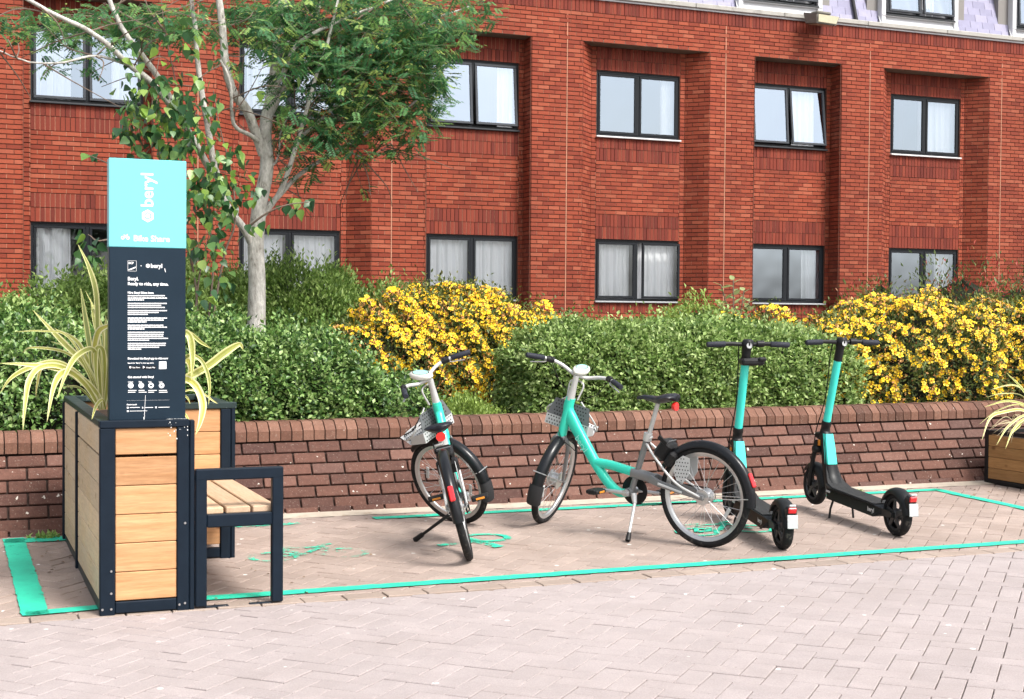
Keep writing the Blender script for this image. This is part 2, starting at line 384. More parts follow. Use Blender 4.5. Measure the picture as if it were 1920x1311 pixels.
def battered_wall(root, x0, x1, Y0, z0, rise, gap, skip=None):
    pitch, bw = .0885, .2245
    core = MB(); xsn = np.linspace(x0, x1, 12)
    def zz(x): return 1+rise*(x-2.7)
    base = np.array([0, Y0, z0])
    for a, b_ in zip(xsn[:-1], xsn[1:]):
        lo = base-TU*.03-NU*.022; hi0, hi1 = base+TU*.60*zz(a)-NU*.022, base+TU*.60*zz(b_)-NU*.022
        core.quad((a, *lo[1:]), (b_, *lo[1:]), (b_, *hi1[1:]), (a, *hi0[1:]))
    yb, zb = hi0[1]+.3, .50
    core.build('mortar_bed', M_wmortar, root)
    me = MB().cbox((0, 0, 0), (.212, .05, .0735), .004).mesh('brick', M_wbrick); half = MB().cbox((0, 0, 0), (.100, .05, .0735), .004).mesh('brick', M_wbrick)
    tilt = R(6.5)
    for k in range(7):
        off = (k % 2)*bw/2+gap
        x = x0+off-bw
        while x < x1:
            x += bw
            cx = x; mesh_ = me
            if cx-.107 < x0-.01 or cx+.107 > x1+.11: 
                if cx+.107 > x1+.11 or cx+.05 < x0: continue
                mesh_ = half; cx = x0+.053
            if skip is not None and abs(cx-skip) < .1125 and k % 2 == 0: mesh_ = half; cx -= .056
            sdist = (.030+pitch*(k-.42))*zz(cx) if k else .012
            c = base+TU*sdist-NU*.024
            o = link('brick', mesh_, root)
            o.matrix_local = Matrix.Translation((cx, c[1], c[2])) @ Matrix.Rotation(random.uniform(-.006, .006)+rise*sdist*-1, 4, 'Y') @ Matrix.Rotation(-(math.pi/2-EL)+tilt+random.uniform(-.012, .012), 4, 'X')
            if mesh_ is half and skip is not None and abs(cx+.056-skip) < .1125:
                o2 = link('brick', half, root); o2.matrix_local = Matrix.Translation((.112, 0, 0)) @ o.matrix_local
    # cant coping, bricks laid on edge
    prof = [(0, 0), (0, .066), (.012, .078), (.060, .120), (.075, .124), (.225, .124), (.225, 0)]
    h = .0345; mbp = MB(); n = len(prof)
    V = np.array([[sx*(h-(.003 if 1 else 0)*0), y, z] for sx in (-1, 1) for y, z in prof]); F = [tuple(range(n))[::-1], tuple(range(n, 2*n))]+[(i, (i+1) % n, n+(i+1) % n, n+i) for i in range(n)]
    mc = MB().add(V, F).mesh('coping_brick', M_cope)
    yc = Y0+.575*math.cos(EL)-.012; zc = z0+.575*math.sin(EL)
    x = x0+.04
    cb = MB()
    while x < x1:
        o = link('coping_brick', mc, root)
        s_ = zz(x)
        o.matrix_local = Matrix.Translation((x, yc+random.uniform(-.003, .003)+(s_-1)*.575*math.cos(EL), zc*1.0+(s_-1)*.575*math.sin(EL)+random.uniform(-.002, .002))) @ Matrix.Rotation(random.uniform(-.02, .02), 4, 'Z') @ Matrix.Rotation(random.uniform(-.012, .012), 4, 'X')
        x += .0765
    for a, b_ in zip(xsn[:-1], xsn[1:]):
        za, zb_ = [zc+(zz(q)-1)*.575*math.sin(EL)+.108 for q in (a, b_)]; ya, yb_ = [yc+(zz(q)-1)*.575*math.cos(EL) for q in (a, b_)]
        cb.quad((a, ya+.014, za-.10), (b_, yb_+.014, zb_-.10), (b_, yb_+.014, zb_-.045), (a, ya+.014, za-.045))
        cb.quad((a, ya+.014, za-.045), (b_, yb_+.014, zb_-.045), (b_, yb_+.075, zb_+.005), (a, ya+.075, za+.005))
        cb.quad((a, ya+.075, za+.005), (b_, yb_+.075, zb_+.005), (b_, yb_+.215, zb_+.005), (a, ya+.215, za+.005))
        cb.quad((a, ya+.215, za+.005), (b_, yb_+.215, zb_+.005), (b_, yb_+.215, zb_-.5), (a, ya+.215, za-.5))
    cb.build('coping_mortar', M_wmortar, root)
gw = thing('garden_wall', 'long low sloping brick retaining wall with canted coping behind the bicycles', 'wall')
battered_wall(gw, 1.02, 9.0, 8.90, .050, .012, .02, None)
gl = thing('garden_wall', 'short piece of low brown brick wall left of the wooden planter', 'wall')
battered_wall(gl, -1.2, 1.0, 8.55, .043, .0, .085, None)
# ================================================================== brick hotel building
YF, DR = 22.28, .34; YR = YF+DR; WPITCH, WX, WW = 3.2, 1.22, 1.70
M_brick = brick_mat('facade_brick', [(0, (.165, .028, .0135)), (.2, (.205, .037, .0175)), (.75, (.250, .051, .0235)), (.93, (.29, .076, .040)), (1, (.165, .028, .0145))], .24, 0., .8, .42, .3)
M_soldier = brick_mat('soldier_brick', [(0, (.110, .018, .011)), (.4, (.160, .027, .015)), (.8, (.20, .037, .019)), (1, (.13, .022, .013))], .18, 0., .8, .2, .3)
M_mortar = pm('facade_mortar', (.085, .034, .022), .95, var=.2, scale=20.)
M_lint = pm('soffit_board', (.20, .165, .12), .8, var=.3, scale=4., space='World')
bld = thing('hotel_building', 'long red brick building with paired dark windows in recessed bays and slate upper storey', 'building')
bricks = []; seams = []; mort = MB()        # bricks: centre, u axis, normal, half width, half height, kind
def panel(p0, u, nrm, width, z0, z1, soldier=False, off=0., pitch=.2135, ch=.0750):
    """bricks on an upright rectangle; p0 is its lower corner in plan, u runs along it"""
    p0 = np.array(p0, float); u = np.array(u, float); nrm = np.array(nrm, float)
    q = [p0+np.array([0, 0, z0]), p0+u*width+np.array([0, 0, z0]), p0+u*width+np.array([0, 0, z1]), p0+np.array([0, 0, z1])]
    e_ = u*.0125; mort.quad(*[a-nrm*.010+s_*e_ for a, s_ in zip(q, (-1, 1, 1, -1))]); J = .0105
    if soldier:
        n = max(1, round(width/.0735)); w_ = width/n; rows = max(1, round((z1-z0)/.222)); h_ = (z1-z0)/rows
        for r_ in range(rows):
            for i in range(n): bricks.append((p0+u*(w_*(i+.5))+np.array([0, 0, z0+h_*(r_+.5)]), u, nrm, (w_-J)/2, (h_-J)/2, 1))
        return
    rows = max(1, round((z1-z0)/ch)); h_ = (z1-z0)/rows; k0 = int(round(z0/ch))
    for r_ in range(rows):
        o = ((r_+k0) % 2)*pitch/2+off; e = [0.]
        x = o % pitch
        while x < width-.02:
            if x > .02: e.append(x)
            x += pitch
        e.append(width)
        for a, b_ in zip(e[:-1], e[1:]):
            bricks.append((p0+u*((a+b_)/2)+np.array([0, 0, z0+h_*(r_+.5)]), u, nrm, (b_-a-J)/2, (h_-.0145)/2, 0))
ZB, ZL0, ZL1, ZU0, ZU1, ZT, ZP = .45, 1.64, 2.75, 4.60, 5.77, 6.19, 6.925
NF = (0, -1, 0); UX = (1, 0, 0)
def bayk(k):
    wl = WX+WPITCH*k; wr = wl+WW
    if k % 2 == 0: return wl, wr, wl-.12, wr+.09, wl-.12, wr+.09     # square recess
    return wl, wr, wl-.43, wr+.43, wl-.10, wr+.10                    # splayed recess
KB = list(range(-1, 8))
edges = []
for k in KB:
    wl, wr, fl, fr, rl, rr = bayk(k)
    # jambs
    for (ax, ay, bx, by) in ((fl, YF, rl, YR), (rr, YR, fr, YF)):
        d = np.array([bx-ax, by-ay, 0.]); ln = np.linalg.norm(d); d /= ln
        panel((ax, ay, 0), d, (d[1], -d[0], 0), ln, ZB, ZT, off=.05)
    # recessed brickwork
    for a, b_, z0, z1, sol in ((rl, wl, ZB, ZT, 0), (wr, rr, ZB, ZT, 0), (wl, wr, ZB, ZL0-.225, 0), (wl, wr, ZL0-.225, ZL0, 1),
                               (wl, wr, ZL1, ZL1+.445, 1), (wl, wr, ZL1+.445, ZU0-.445, 0), (wl, wr, ZU0-.445, ZU0, 1), (wl, wr, ZU1, ZT, 1)):
        if b_-a > .02: panel((a, YR, 0), UX, NF, b_-a, z0, z1, bool(sol), off=.03*k)
    o_ = MB().cbox(((fl+fr)/2, (YF+YR)/2+.028, ZT+.028), (fr-fl+.04, DR+.05, .052), .004).build('lintel', M_lint, bld)
    # reveals of the window openings
    for z0, z1 in ((ZL0, ZL1), (ZU0, ZU1)):
        for xx in (wl, wr): mort.quad((xx, YR, z0), (xx, YR+.12, z0), (xx, YR+.12, z1), (xx, YR, z1))
        mort.quad((wl, YR, z1), (wr, YR, z1), (wr, YR+.12, z1), (wl, YR+.12, z1))
    edges.append((fl, fr))
for (l0, r0_), (l1, r1_) in zip(edges[:-1], edges[1:]):
    seam = None
    for j in range(-2, 9):
        s_ = 10.09+3.19*(j-3)
        if r0_+.1 < s_ < l1-.1: seam = s_
    parts = [(r0_, l1)] if seam is None else [(r0_, seam-.008), (seam+.008, l1)]
    for a, b_ in parts: panel((a, YF, 0), UX, NF, b_-a, ZB, ZT, off=.02)
    if seam is not None: seams.append(seam)
X0, X1 = edges[0][0], edges[-1][1]

panel((X0, YF, 0), UX, NF, X1-X0, ZT, ZP-.225, off=.07); panel((X0, YF, 0), UX, NF, X1-X0, ZP-.225, ZP, True)
mort.build('wall', M_mortar, bld)
M_perp = pm('pale_pointing', (.40, .19, .12), .95, var=.35, scale=3., space='World')
pt = MB()
for c, u, nrm, hw, hh, kd in bricks:
    if random.random() < (.62 if abs(c[1]-YR) < .02 else .40):
        a = c+np.asarray(u)*(hw+.0005)-np.asarray(nrm)*.006; b_ = a+np.asarray(u)*.0095; z_ = np.array([0, 0, hh+.002]); pt.quad(a-z_, b_-z_, b_+z_, a+z_)
stuff(pt.build('pointing', M_perp, bld)); 
for s_ in seams: MB().quad((s_-.0085, YF-.003, ZB), (s_+.0085, YF-.003, ZB), (s_+.0085, YF-.003, ZP-.23), (s_-.0085, YF-.003, ZP-.23)).build('movement_joint', M_perp, bld)
# returns and back so the block is closed
shell = MB()
for a, b_ in (((X0, YF), (X0, YF+9)), ((X1, YF), (X1, YF+9)), ((X0, YF+9), (X1, YF+9))):
    shell.quad((*a, -.1), (*b_, -.1), (*b_, ZP), (*a, ZP))
shell.quad((X0, YF+.02, -.1), (X1, YF+.02, -.1), (X1, YF+.02, ZB), (X0, YF+.02, ZB))
shell.build('side_walls', M_soldier, bld)
def brick_verts(c, u, nrm, hw, hh):
    z = np.array([0, 0, 1.]); u = np.asarray(u); n = np.asarray(nrm)
    f = [c+u*sx*hw+z*sz*hh for sx, sz in ((-1, -1), (1, -1), (1, 1), (-1, 1))]
    return np.array([q+n*.003 for q in f]+[q-n*.014 for q in f])
BF = [(0, 1, 2, 3), (0, 4, 5, 1), (1, 5, 6, 2), (2, 6, 7, 3), (3, 7, 4, 0)]
def bscore(b_):
    X, Y, Z = project(b_[0]); ok = 8 < X < 1912 and 8 < Y < 540 and not (195 < X < 350 and Y > 295)
    return (0 if ok else 1, Z/math.sqrt(b_[3]*b_[4]))
bricks.sort(key=bscore)
shared = {}
for i, (c, u, nrm, hw, hh, kd) in enumerate(bricks[:300]):
    key = (round(hw, 3), round(hh, 3), tuple(np.round(u, 2)), kd)
    if key not in shared: shared[key] = MB().add(brick_verts(np.zeros(3), u, nrm, hw, hh), BF).mesh('brick', M_soldier if kd else M_brick)
    link('brick', shared[key], bld, tuple(c))
for kd, m_, nm in ((0, M_brick, 'brick_courses'), (1, M_soldier, 'soldier_courses')):
    mb = MB()
    for c, u, nrm, hw, hh, k_ in bricks[300:]:
        if k_ == kd: mb.add(brick_verts(c+np.asarray(nrm)*random.uniform(-.0015, .0015), u, nrm, hw, hh), BF, random.random())
    stuff(mb.build(nm, m_, bld))

# ------------------------------------------------------------------ windows
M_frame = pm('window_frame_dark', (.010, .012, .015), .35, var=.15); M_sash = pm('window_sash_grey', (.045, .050, .058), .38, var=.15)
M_silld = pm('window_sill_dark', (.04, .043, .047), .5); M_sill = pm('window_sill', (.32, .33, .34), .5, var=.15); M_sillw = pm('window_sill_white', (.55, .55, .55), .5, var=.1)
M_room = pm('room_paint', (.20, .19, .18), .9, var=.1, scale=2.)
M_white = pm('white_timber', (.52, .53, .55), .5, var=.08)
def glass_mat(name, refl, tint):
    m = bpy.data.materials.new(name); m.use_nodes = True; t = m.node_tree; t.nodes.remove(t.nodes['Principled BSDF'])
    gl_ = N(t, 'ShaderNodeBsdfGlossy'); gl_.inputs['Roughness'].default_value = .01; gl_.inputs['Color'].default_value = (*tint, 1)
    tr = N(t, 'ShaderNodeBsdfTransparent'); tr.inputs['Color'].default_value = (.95, .97, .975, 1)
    fr = N(t, 'ShaderNodeFresnel'); fr.inputs['IOR'].default_value = 1.5
    ad = N(t, 'ShaderNodeMath', operation='ADD', use_clamp=True); ad.inputs[1].default_value = refl; L(t, fr.outputs[0], ad.inputs[0])
    tc = coords(t, 'Object'); nz = noise(t, tc, 1.6, 1.); bp = N(t, 'ShaderNodeBump'); bp.inputs['Strength'].default_value = .12; bp.inputs['Distance'].default_value = .03
    L(t, nz, bp.inputs['Height']); L(t, bp.outputs[0], gl_.inputs['Normal'])
    mx = N(t, 'ShaderNodeMixShader'); L(t, ad.outputs[0], mx.inputs[0]); L(t, tr.outputs[0], mx.inputs[1]); L(t, gl_.outputs[0], mx.inputs[2])
    L(t, mx.outputs[0], t.nodes['Material Output'].inputs[0]); return m
M_glass = glass_mat('window_glass', .07, (.86, .93, 1.)); M_glass_up = glass_mat('window_glass_coated', .32, (.74, .86, 1.))
def curtain_mat():
    m, t, b = nodes('net_curtain'); c = coords(t, 'Object')
    L(t, mulcol(t, (.93, .93, .94), noise(t, c, 6.), .97, 1.02), b.inputs['Base Color']); b.inputs['Roughness'].default_value = .9
    return m
M_curt = curtain_mat()
def ring(mb, x0, x1, z0, z1, wd, y0, y1):
    for a, b_, c_, d_ in ((x0, x1, z0, z0+wd), (x0, x1, z1-wd, z1), (x0, x0+wd, z0+wd, z1-wd), (x1-wd, x1, z0+wd, z1-wd)):
        mb.cbox(((a+b_)/2, (y0+y1)/2, (c_+d_)/2), (b_-a, y1-y0, d_-c_), .004)
def window(k, z0, z1, up, opens=(0, 0), curt=((0, .5), (.85, 1)), whitesill=False, side=False, y=YR+.06, wl=None, wr=None, sash=M_sash, roomd=2.2, coated=None):
    if wl is None: wl, wr = bayk(k)[:2]
    h = z1-z0; W_ = wr-wl
    # frame is built around its own lower left corner
    f = MB(); ring(f, 0, W_, 0, h, .048, -.03, .035); f.cbox((W_/2, 0, h/2), (.05, .06, h-.096), .004)
    f.cbox((W_/2, -.035, h-.010), (W_, .03, .014), .003)
    o = f.build('window', M_frame, bld); o.location = (wl, y, z0)
    s = MB().cbox((W_/2, -.055, -.016), (W_+.02, .13, .030), .006); s.build('sill', M_sillw if whitesill else (M_silld if up else M_sill), o)
    for i in range(2):
        a, b_ = (.05, W_/2-.027) if i == 0 else (W_/2+.027, W_-.05)
        sm = MB(); ring(sm, 0, b_-a, -(h-.1), 0, .042, -.030, .012)
        so_ = sm.build('sash', sash if opens[i] else M_frame, o); so_.location = (a, -.012, h-.05)
        p = MB().quad((.04, -.010, -(h-.14)), (b_-a-.04, -.010, -(h-.14)), (b_-a-.04, -.010, -.04), (.04, -.010, -.04))
        po = p.build('pane', M_glass_up if (up if coated is None else coated) else M_glass, o); po.location = so_.location
        if side and i == 1: so_.location = po.location = (a+.06, -.07, h-.05)
        elif opens[i]:
            for q in (so_, po): q.rotation_euler = (-R(opens[i]), 0, 0)
    for (a, b_) in curt:
        n = max(10, int((b_-a)*W_*60)); xs_ = np.linspace(a*W_, b_*W_, n); ph = rng.uniform(0, 6)
        yy = .115+.022*np.sin(xs_*38+ph)+.012*np.sin(xs_*83+ph*2)+.006*np.sin(xs_*150)
        c = MB(); V = np.concatenate([np.stack([xs_, yy*1., np.full(n, -.25)], 1), np.stack([xs_+.006*np.sin(xs_*20+ph), yy*.6+.07, np.full(n, h+.05)], 1)])
        c.add(V, [(i, i+1, n+i+1, n+i) for i in range(n-1)]); c.build('curtain', M_curt, o, True)
    r_ = MB(); xa, xb, za, zb, yd = -.35, W_+.35, -.6, h+.25, roomd
    for q in (((xa, .05, za), (xb, .05, za), (xb, yd, za), (xa, yd, za)), ((xa, .05, zb), (xb, .05, zb), (xb, yd, zb), (xa, yd, zb)), ((xa, yd, za), (xb, yd, za), (xb, yd, zb), (xa, yd, zb)),
              ((xa, .05, za), (xa, yd, za), (xa, yd, zb), (xa, .05, zb)), ((xb, .05, za), (xb, yd, za), (xb, yd, zb), (xb, .05, zb)),
              ((xa, .05, za), (0, .05, za), (0, .05, zb), (xa, .05, zb)), ((W_, .05, za), (xb, .05, za), (xb, .05, zb), (W_, .05, zb)), ((0, .05, h), (W_, .05, h), (W_, .05, zb), (0, .05, zb)), ((0, .05, za), (W_, .05, za), (W_, .05, 0), (0, .05, 0))): r_.quad(*q)
    r_.build('room', M_room, o)
    return o
window(0, ZU0, ZU1, True, (1.5, 2.5), ((0, .36), (.72, 1.)))
window(1, ZU0, ZU1, True, (0, 0), ((.1, .5), (.62, 1.)))
window(2, ZU0, ZU1, True, (5, 6), ((0, .05), (.80, .97)))
window(3, ZU0, ZU1, True, (0, 0), ((.82, 1.),), True)
window(4, ZU0, ZU1, True, (5, 6.5), ((.60, .90),))
window(5, ZU0, ZU1, True, (0, 0), ((0, .13), (.48, 1.)), True)
window(6, ZU0, ZU1, True, (0, 0), ((0, .4), (.8, 1.)))
window(0, ZL0, ZL1, False, (0, 0), ((.02, .36), (.75, 1.)))
window(1, ZL0, ZL1, False, (0, 0), ((0, .45), (.52, 1.)))
window(2, ZL0, ZL1, False, (0, 0), ((0, .48), (.5, 1.)))
window(3, ZL0, ZL1, False, (0, 0), ((0, .46), (.5, 1.)), False, True)
window(4, ZL0, ZL1, False, (0, 0), ((.76, 1.),), coated=True)
window(5, ZL0, ZL1, False, (0, 0), ((.74, .95),), coated=True)
window(6, ZL0, ZL1, False, (0, 0), ((0, .2),), coated=True)
for k in (-1, 7):
    window(k, ZU0, ZU1, True); window(k, ZL0, ZL1, False)

# ------------------------------------------------------------------ gutter, slate mansard and its windows
M_conc = pm('coping_concrete', (.33, .32, .295), .85, var=.25, scale=5., bmp=.4, dirt=((.24, .23, .21), 3.2, .55))
M_dark = pm('dark_groove', (.03, .03, .032), .7)
gu = MB(); nseg = 15
for i in range(nseg):
    a = X0+(X1-X0)*i/nseg; b_ = X0+(X1-X0)*(i+1)/nseg
    gu.cbox(((a+b_)/2, YF+.10, ZP+.075), (b_-a-.006, .34, .09), .012)
gu.build('stone_gutter', M_conc, bld)
MB().cbox(((X0+X1)/2, YF+.10, ZP+.015), (X1-X0, .26, .034), .004).build('drip_edge', M_white, bld)
def slate_mat():
    m, t, b = nodes('slate_lilac'); pos = coords(t, 'World')
    c = ramp(t, tone_node(t), [(0, (.185, .18, .27)), (.5, (.225, .22, .32)), (1, (.265, .255, .35))])
    c = mulcol(t, c, noise(t, pos, 9., 5.), .8, 1.15); L(t, c, b.inputs['Base Color']); b.inputs['Roughness'].default_value = .6; bump(t, b, noise(t, pos, 60.), .3, .004); return m
M_slate = slate_mat(); M_flash = pm('lead_flashing', (.22, .225, .24), .55, var=.15)
SLP = R(74); su = np.array([0, math.cos(SLP), math.sin(SLP)]); YM, ZM = YF+.16, ZP+.10
rf = MB().quad((X0, YM+.03, ZM), (X1, YM+.03, ZM), (X1, YM+.03+2.6*su[1], ZM+2.6*su[2]), (X0, YM+.03+2.6*su[1], ZM+2.6*su[2])).build('mansard_roof', M_flash, bld)
MB().quad((X0, YM+2.6*su[1], ZM+2.58*su[2]), (X1, YM+2.6*su[1], ZM+2.58*su[2]), (X1, YF+9, ZM+2.8), (X0, YF+9, ZM+2.8)).build('flat_roof', M_flash, bld)
def dorm(k): wl = WX+WPITCH*k; return wl-.42, wl+1.42          # outer sides of the white surround
slm = {}
sw, ex = .300, .150
rest = MB(); cnt = 0
for r_ in range(17):
    x = X0+(r_ % 2)*sw/2
    while x < X1:
        a, b_ = x, x+sw-.006; x += sw; 
        spans = [(a, b_)]
        for k in KB:
            d0, d1 = dorm(k); ns = []
            for p, q in spans:
                if q <= d0 or p >= d1: ns.append((p, q))
                else:
                    if p < d0-.03: ns.append((p, d0))
                    if q > d1+.03: ns.append((d1, q))
            spans = ns
        for p, q in spans:
            zc = ZM+su[2]*ex*(r_+.5); c = np.array([(p+q)/2, YM+su[1]*ex*(r_+.5)-.004, zc])
            X, Y, Z = project(c)
            if -30 < X < 1990 and Y > -40:
                key = round(q-p, 3)
                if key not in slm: slm[key] = MB().cbox((0, 0, 0), (q-p, .010, ex+.03), .002).mesh('slate', M_slate)
                o = link('slate', slm[key], rf, tuple(c)); o.rotation_euler = (-(math.pi/2-SLP)+.045, 0, random.uniform(-.004, .004))
            else:
                Mx = np.array(Matrix.Rotation(-(math.pi/2-SLP)+.045, 3, 'X')); rest.box(c, (q-p, .010, ex+.03), random.random(), Mx)
if rest.n: stuff(rest.build('slates', M_slate, rf))
for k in KB:
    d0, d1 = dorm(k); y0 = YM-.02
    s = MB()
    for a, b_ in ((d0, d0+.10), (d1-.10, d1)): s.cbox(((a+b_)/2, y0+.17, ZM+1.0), (b_-a, .42, 1.9), .008)
    s.cbox(((d0+d1)/2, y0+.17, ZM+1.9), (d1-d0, .42, .12), .008)
    s.add([(d0-.03, y0-.055, ZM+.0), (d1+.03, y0-.055, ZM+.0), (d1+.03, y0+.03, ZM+.20), (d0-.03, y0+.03, ZM+.20), (d0-.03, y0+.35, ZM+.20), (d1+.03, y0+.35, ZM+.20)], [(0, 1, 2, 3), (3, 2, 5, 4)])
    s.cbox(((d0+d1)/2, y0+.03, ZM+.215), (d1-d0-.02, .16, .03), .006)
    s.build('dormer_surround', M_white, bld)
    if k >= 3: window(k, ZM+.235, ZM+1.82, True, (4, 5) if k in (4, 5) else (3, 0), ((.62, .80),), y=y0+.05, wl=d0+.10, wr=d1-.10, roomd=1.6)
MB().tube([(16.22, YM-.05, ZM+.06), (16.22, YM-.03, ZM+.12), (16.22, YM-.05+1.0*su[1], ZM+1.0*su[2]), (16.22, YM-.05+2.4*su[1], ZM+2.4*su[2])], .034, 10).build('downpipe', M_dark, bld, True)

# ------------------------------------------------------------------ floodlight on the parapet
M_flood = pm('floodlight_housing', (.16, .15, .13), .6, var=.2); M_lens = pm('floodlight_lens', (.62, .58, .42), .3, var=.12)
fl_ = thing('floodlight', 'weathered boxy floodlight fixed under the gutter of the brick building', 'floodlight', (15.10, YF-.02, ZP+.02), (0, 0, R(8)))
hs_ = MB(); hs_.add([(-.28, -.46, .02), (.28, -.46, .02), (.30, -.12, .10), (-.30, -.12, .10), (-.24, -.42, -.14), (.24, -.42, -.14), (.26, -.14, -.10), (-.26, -.14, -.10)],
                    [(0, 1, 2, 3), (0, 4, 5, 1), (1, 5, 6, 2), (2, 6, 7, 3), (3, 7, 4, 0), (4, 7, 6, 5)])
hs_.cbox((0, -.27, .085), (.34, .20, .05), .015); hs_.build('housing', M_flood, fl_)
MB().add([(-.22, -.445, -.118), (.22, -.445, -.118), (.25, -.485, .012), (-.25, -.485, .012)], [(0, 1, 2, 3)]).add([(-.225, -.42, -.150), (.225, -.42, -.150), (.24, -.15, -.112), (-.24, -.15, -.112)], [(0, 1, 2, 3)]).build('lens', M_lens, fl_)
MB().tube([(0, .0, .03), (0, -.10, .03), (0, -.16, .0)], .022, 8).cbox((0, -.004, .03), (.10, .012, .10), .003).build('bracket', M_flood, fl_)
# ================================================================== planter with bench and totem
def wood_mat(name, c0, c1, knot, grey=0., ax=0):
    """grain runs along local x of each plank"""
    m, t, b = nodes(name); oi = N(t, 'ShaderNodeObjectInfo'); tc = coords(t, 'Object')
    ad = N(t, 'ShaderNodeVectorMath', operation='ADD'); sc = N(t, 'ShaderNodeVectorMath', operation='SCALE'); sc.inputs['Scale'].default_value = 37.
    cx = N(t, 'ShaderNodeCombineXYZ'); L(t, oi.outputs['Random'], cx.inputs[0]); L(t, oi.outputs['Random'], cx.inputs[2]); L(t, cx.outputs[0], sc.inputs[0])
    L(t, tc, ad.inputs[0]); L(t, sc.outputs[0], ad.inputs[1]); v = ad.outputs[0]
    st = [14., 14., 14.]; st[ax] = 1.2
    n1 = noise(t, v, 2.2, 6., .6, tuple(st)); n2 = noise(t, v, 9., 4., .6, tuple(st))
    c = ramp(t, n1, [(.25, c0), (.75, c1)]); c = mulcol(t, c, n2, .58, 1.30); c = mulcol(t, c, tone_node(t), .80, 1.12)
    kst = [7.]*3; kst[ax] = 4.6
    vo = N(t, 'ShaderNodeTexVoronoi'); vo.inputs['Scale'].default_value = 1.; mp = N(t, 'ShaderNodeMapping'); mp.inputs['Scale'].default_value = kst; L(t, v, mp.inputs['Vector']); L(t, mp.outputs[0], vo.inputs['Vector'])
    mr = N(t, 'ShaderNodeMapRange'); mr.inputs['From Min'].default_value = .07; mr.inputs['From Max'].default_value = .15; mr.inputs['To Min'].default_value = 1.; mr.inputs['To Max'].default_value = 0.
    L(t, vo.outputs['Distance'], mr.inputs['Value']); c = mixc(t, mr.outputs[0], c, knot)
    if grey:
        n3 = noise(t, v, 3., 5., .6); mr3 = N(t, 'ShaderNodeMapRange'); mr3.inputs['From Min'].default_value = .35; mr3.inputs['From Max'].default_value = .7; mr3.inputs['To Max'].default_value = grey
        L(t, n3, mr3.inputs['Value']); c = mixc(t, mr3.outputs[0], c, (.50, .43, .35))
    L(t, c, b.inputs['Base Color']); b.inputs['Roughness'].default_value = .7; b.inputs['Specular IOR Level'].default_value = .3
    bump(t, b, n2, .25, .003); return m
M_wood = wood_mat('larch_front', (.43, .210, .088), (.57, .325, .165), (.17, .065, .024))
M_woodside = wood_mat('larch_weathered_brightened', (.62, .45, .26), (.74, .58, .38), (.30, .18, .08), .5, 1)  # pale from weathering; extra light on this shaded side is put into the colour
M_seat = wood_mat('bench_slat_wood', (.47, .30, .18), (.58, .41, .27), (.32, .17, .08), .25, 1)
M_wooddark = wood_mat('stained_planter_wood', (.33, .165, .060), (.46, .25, .10), (.16, .07, .025), 0., 1)
M_navy = pm('navy_steel', (.006, .012, .021), .45, var=.25, scale=18., spec=.15, dirt=((.16, .17, .18), 55., .72))
M_navyrim = pm('rim_steel', (.020, .034, .034), .42, var=.3, scale=14., dirt=((.18, .22, .2), 30., .62))
M_soil = pm('soil', (.030, .020, .014), .95, var=.5, scale=30., bmp=1., bscale=60.)
M_steel = pm('screw_steel', (.55, .55, .55), .35, 1., var=.1)
PX0, PXM, PX1, PY0, PYM, PY1, PZ = .636, 1.030, 1.440, 6.392, 7.56, 8.42, .872
pl = thing('planter', 'L-shaped larch and navy steel planter box under the tall sign', 'planter')
def post(x, y, sx, sy, z0, z1): MB().cbox((x, y, (z0+z1)/2), (sx, sy, z1-z0), .004).build('post', M_navy, pl)
for x, y in ((PX0+.034, PY0+.025), (PXM-.028, PY0+.025), (PX0+.02, PYM-.01), (PXM-.03, PYM-.03), (PX1-.028, PYM+.025), (PX0+.02, PY1-.02), (PX1-.028, PY1-.025)):
    post(x, y, .066 if x < .68 and y < 6.5 else .054, .046, gz(y)-.005, PZ-.034)
# narrow second uprights beside the corner posts
for x, y in ((PXM+.012, PY0+.022), (PX1+.012, PYM+.022)): post(x, y, .022, .04, gz(y)-.004, PZ-.004)
rim = [(PX0, PY0), (PXM, PY0), (PXM, PYM), (PX1, PYM), (PX1, PY1), (PX0, PY1)]
for i in range(6):
    (ax, ay), (bx, by) = rim[i], rim[(i+1) % 6]; w_ = .062; ln = math.hypot(bx-ax, by-ay); dx, dy = (bx-ax)/ln, (by-ay)/ln
    nx, ny = -dy, dx
    cx, cy = (ax+bx)/2+nx*w_/2, (ay+by)/2+ny*w_/2
    if abs(dx) > .5: MB().cbox((cx, cy, PZ-.017), (ln+(0 if i != 2 else w_), w_, .034), .004).build('rim', M_navyrim if i not in (0,) else M_navy, pl)
    else: MB().cbox((cx, cy, PZ-.0155), (w_, ln-(w_*2 if i in (3, 5) else w_ if i == 1 else 0), .031), .004).build('rim', M_navyrim, pl)
for a, b_, y in ((PX0+.068, PXM-.055, PY0+.026), (PXM, PX1-.055, PYM+.026)):
    MB().cbox(((a+b_)/2, y, gz(y)+.032), (b_-a, .036, .052), .004).build('bottom_rail', M_navy, pl)
MB().cbox((PX0+.016, (PY0+PYM)/2+.02, .034), (.022, PYM-PY0-.08, .05), .004).build('bottom_rail', M_navyrim, pl)
MB().cbox((PX0+.016, (PYM+PY1)/2, .048), (.022, PY1-PYM-.06, .04), .004).build('bottom_rail', M_navyrim, pl)
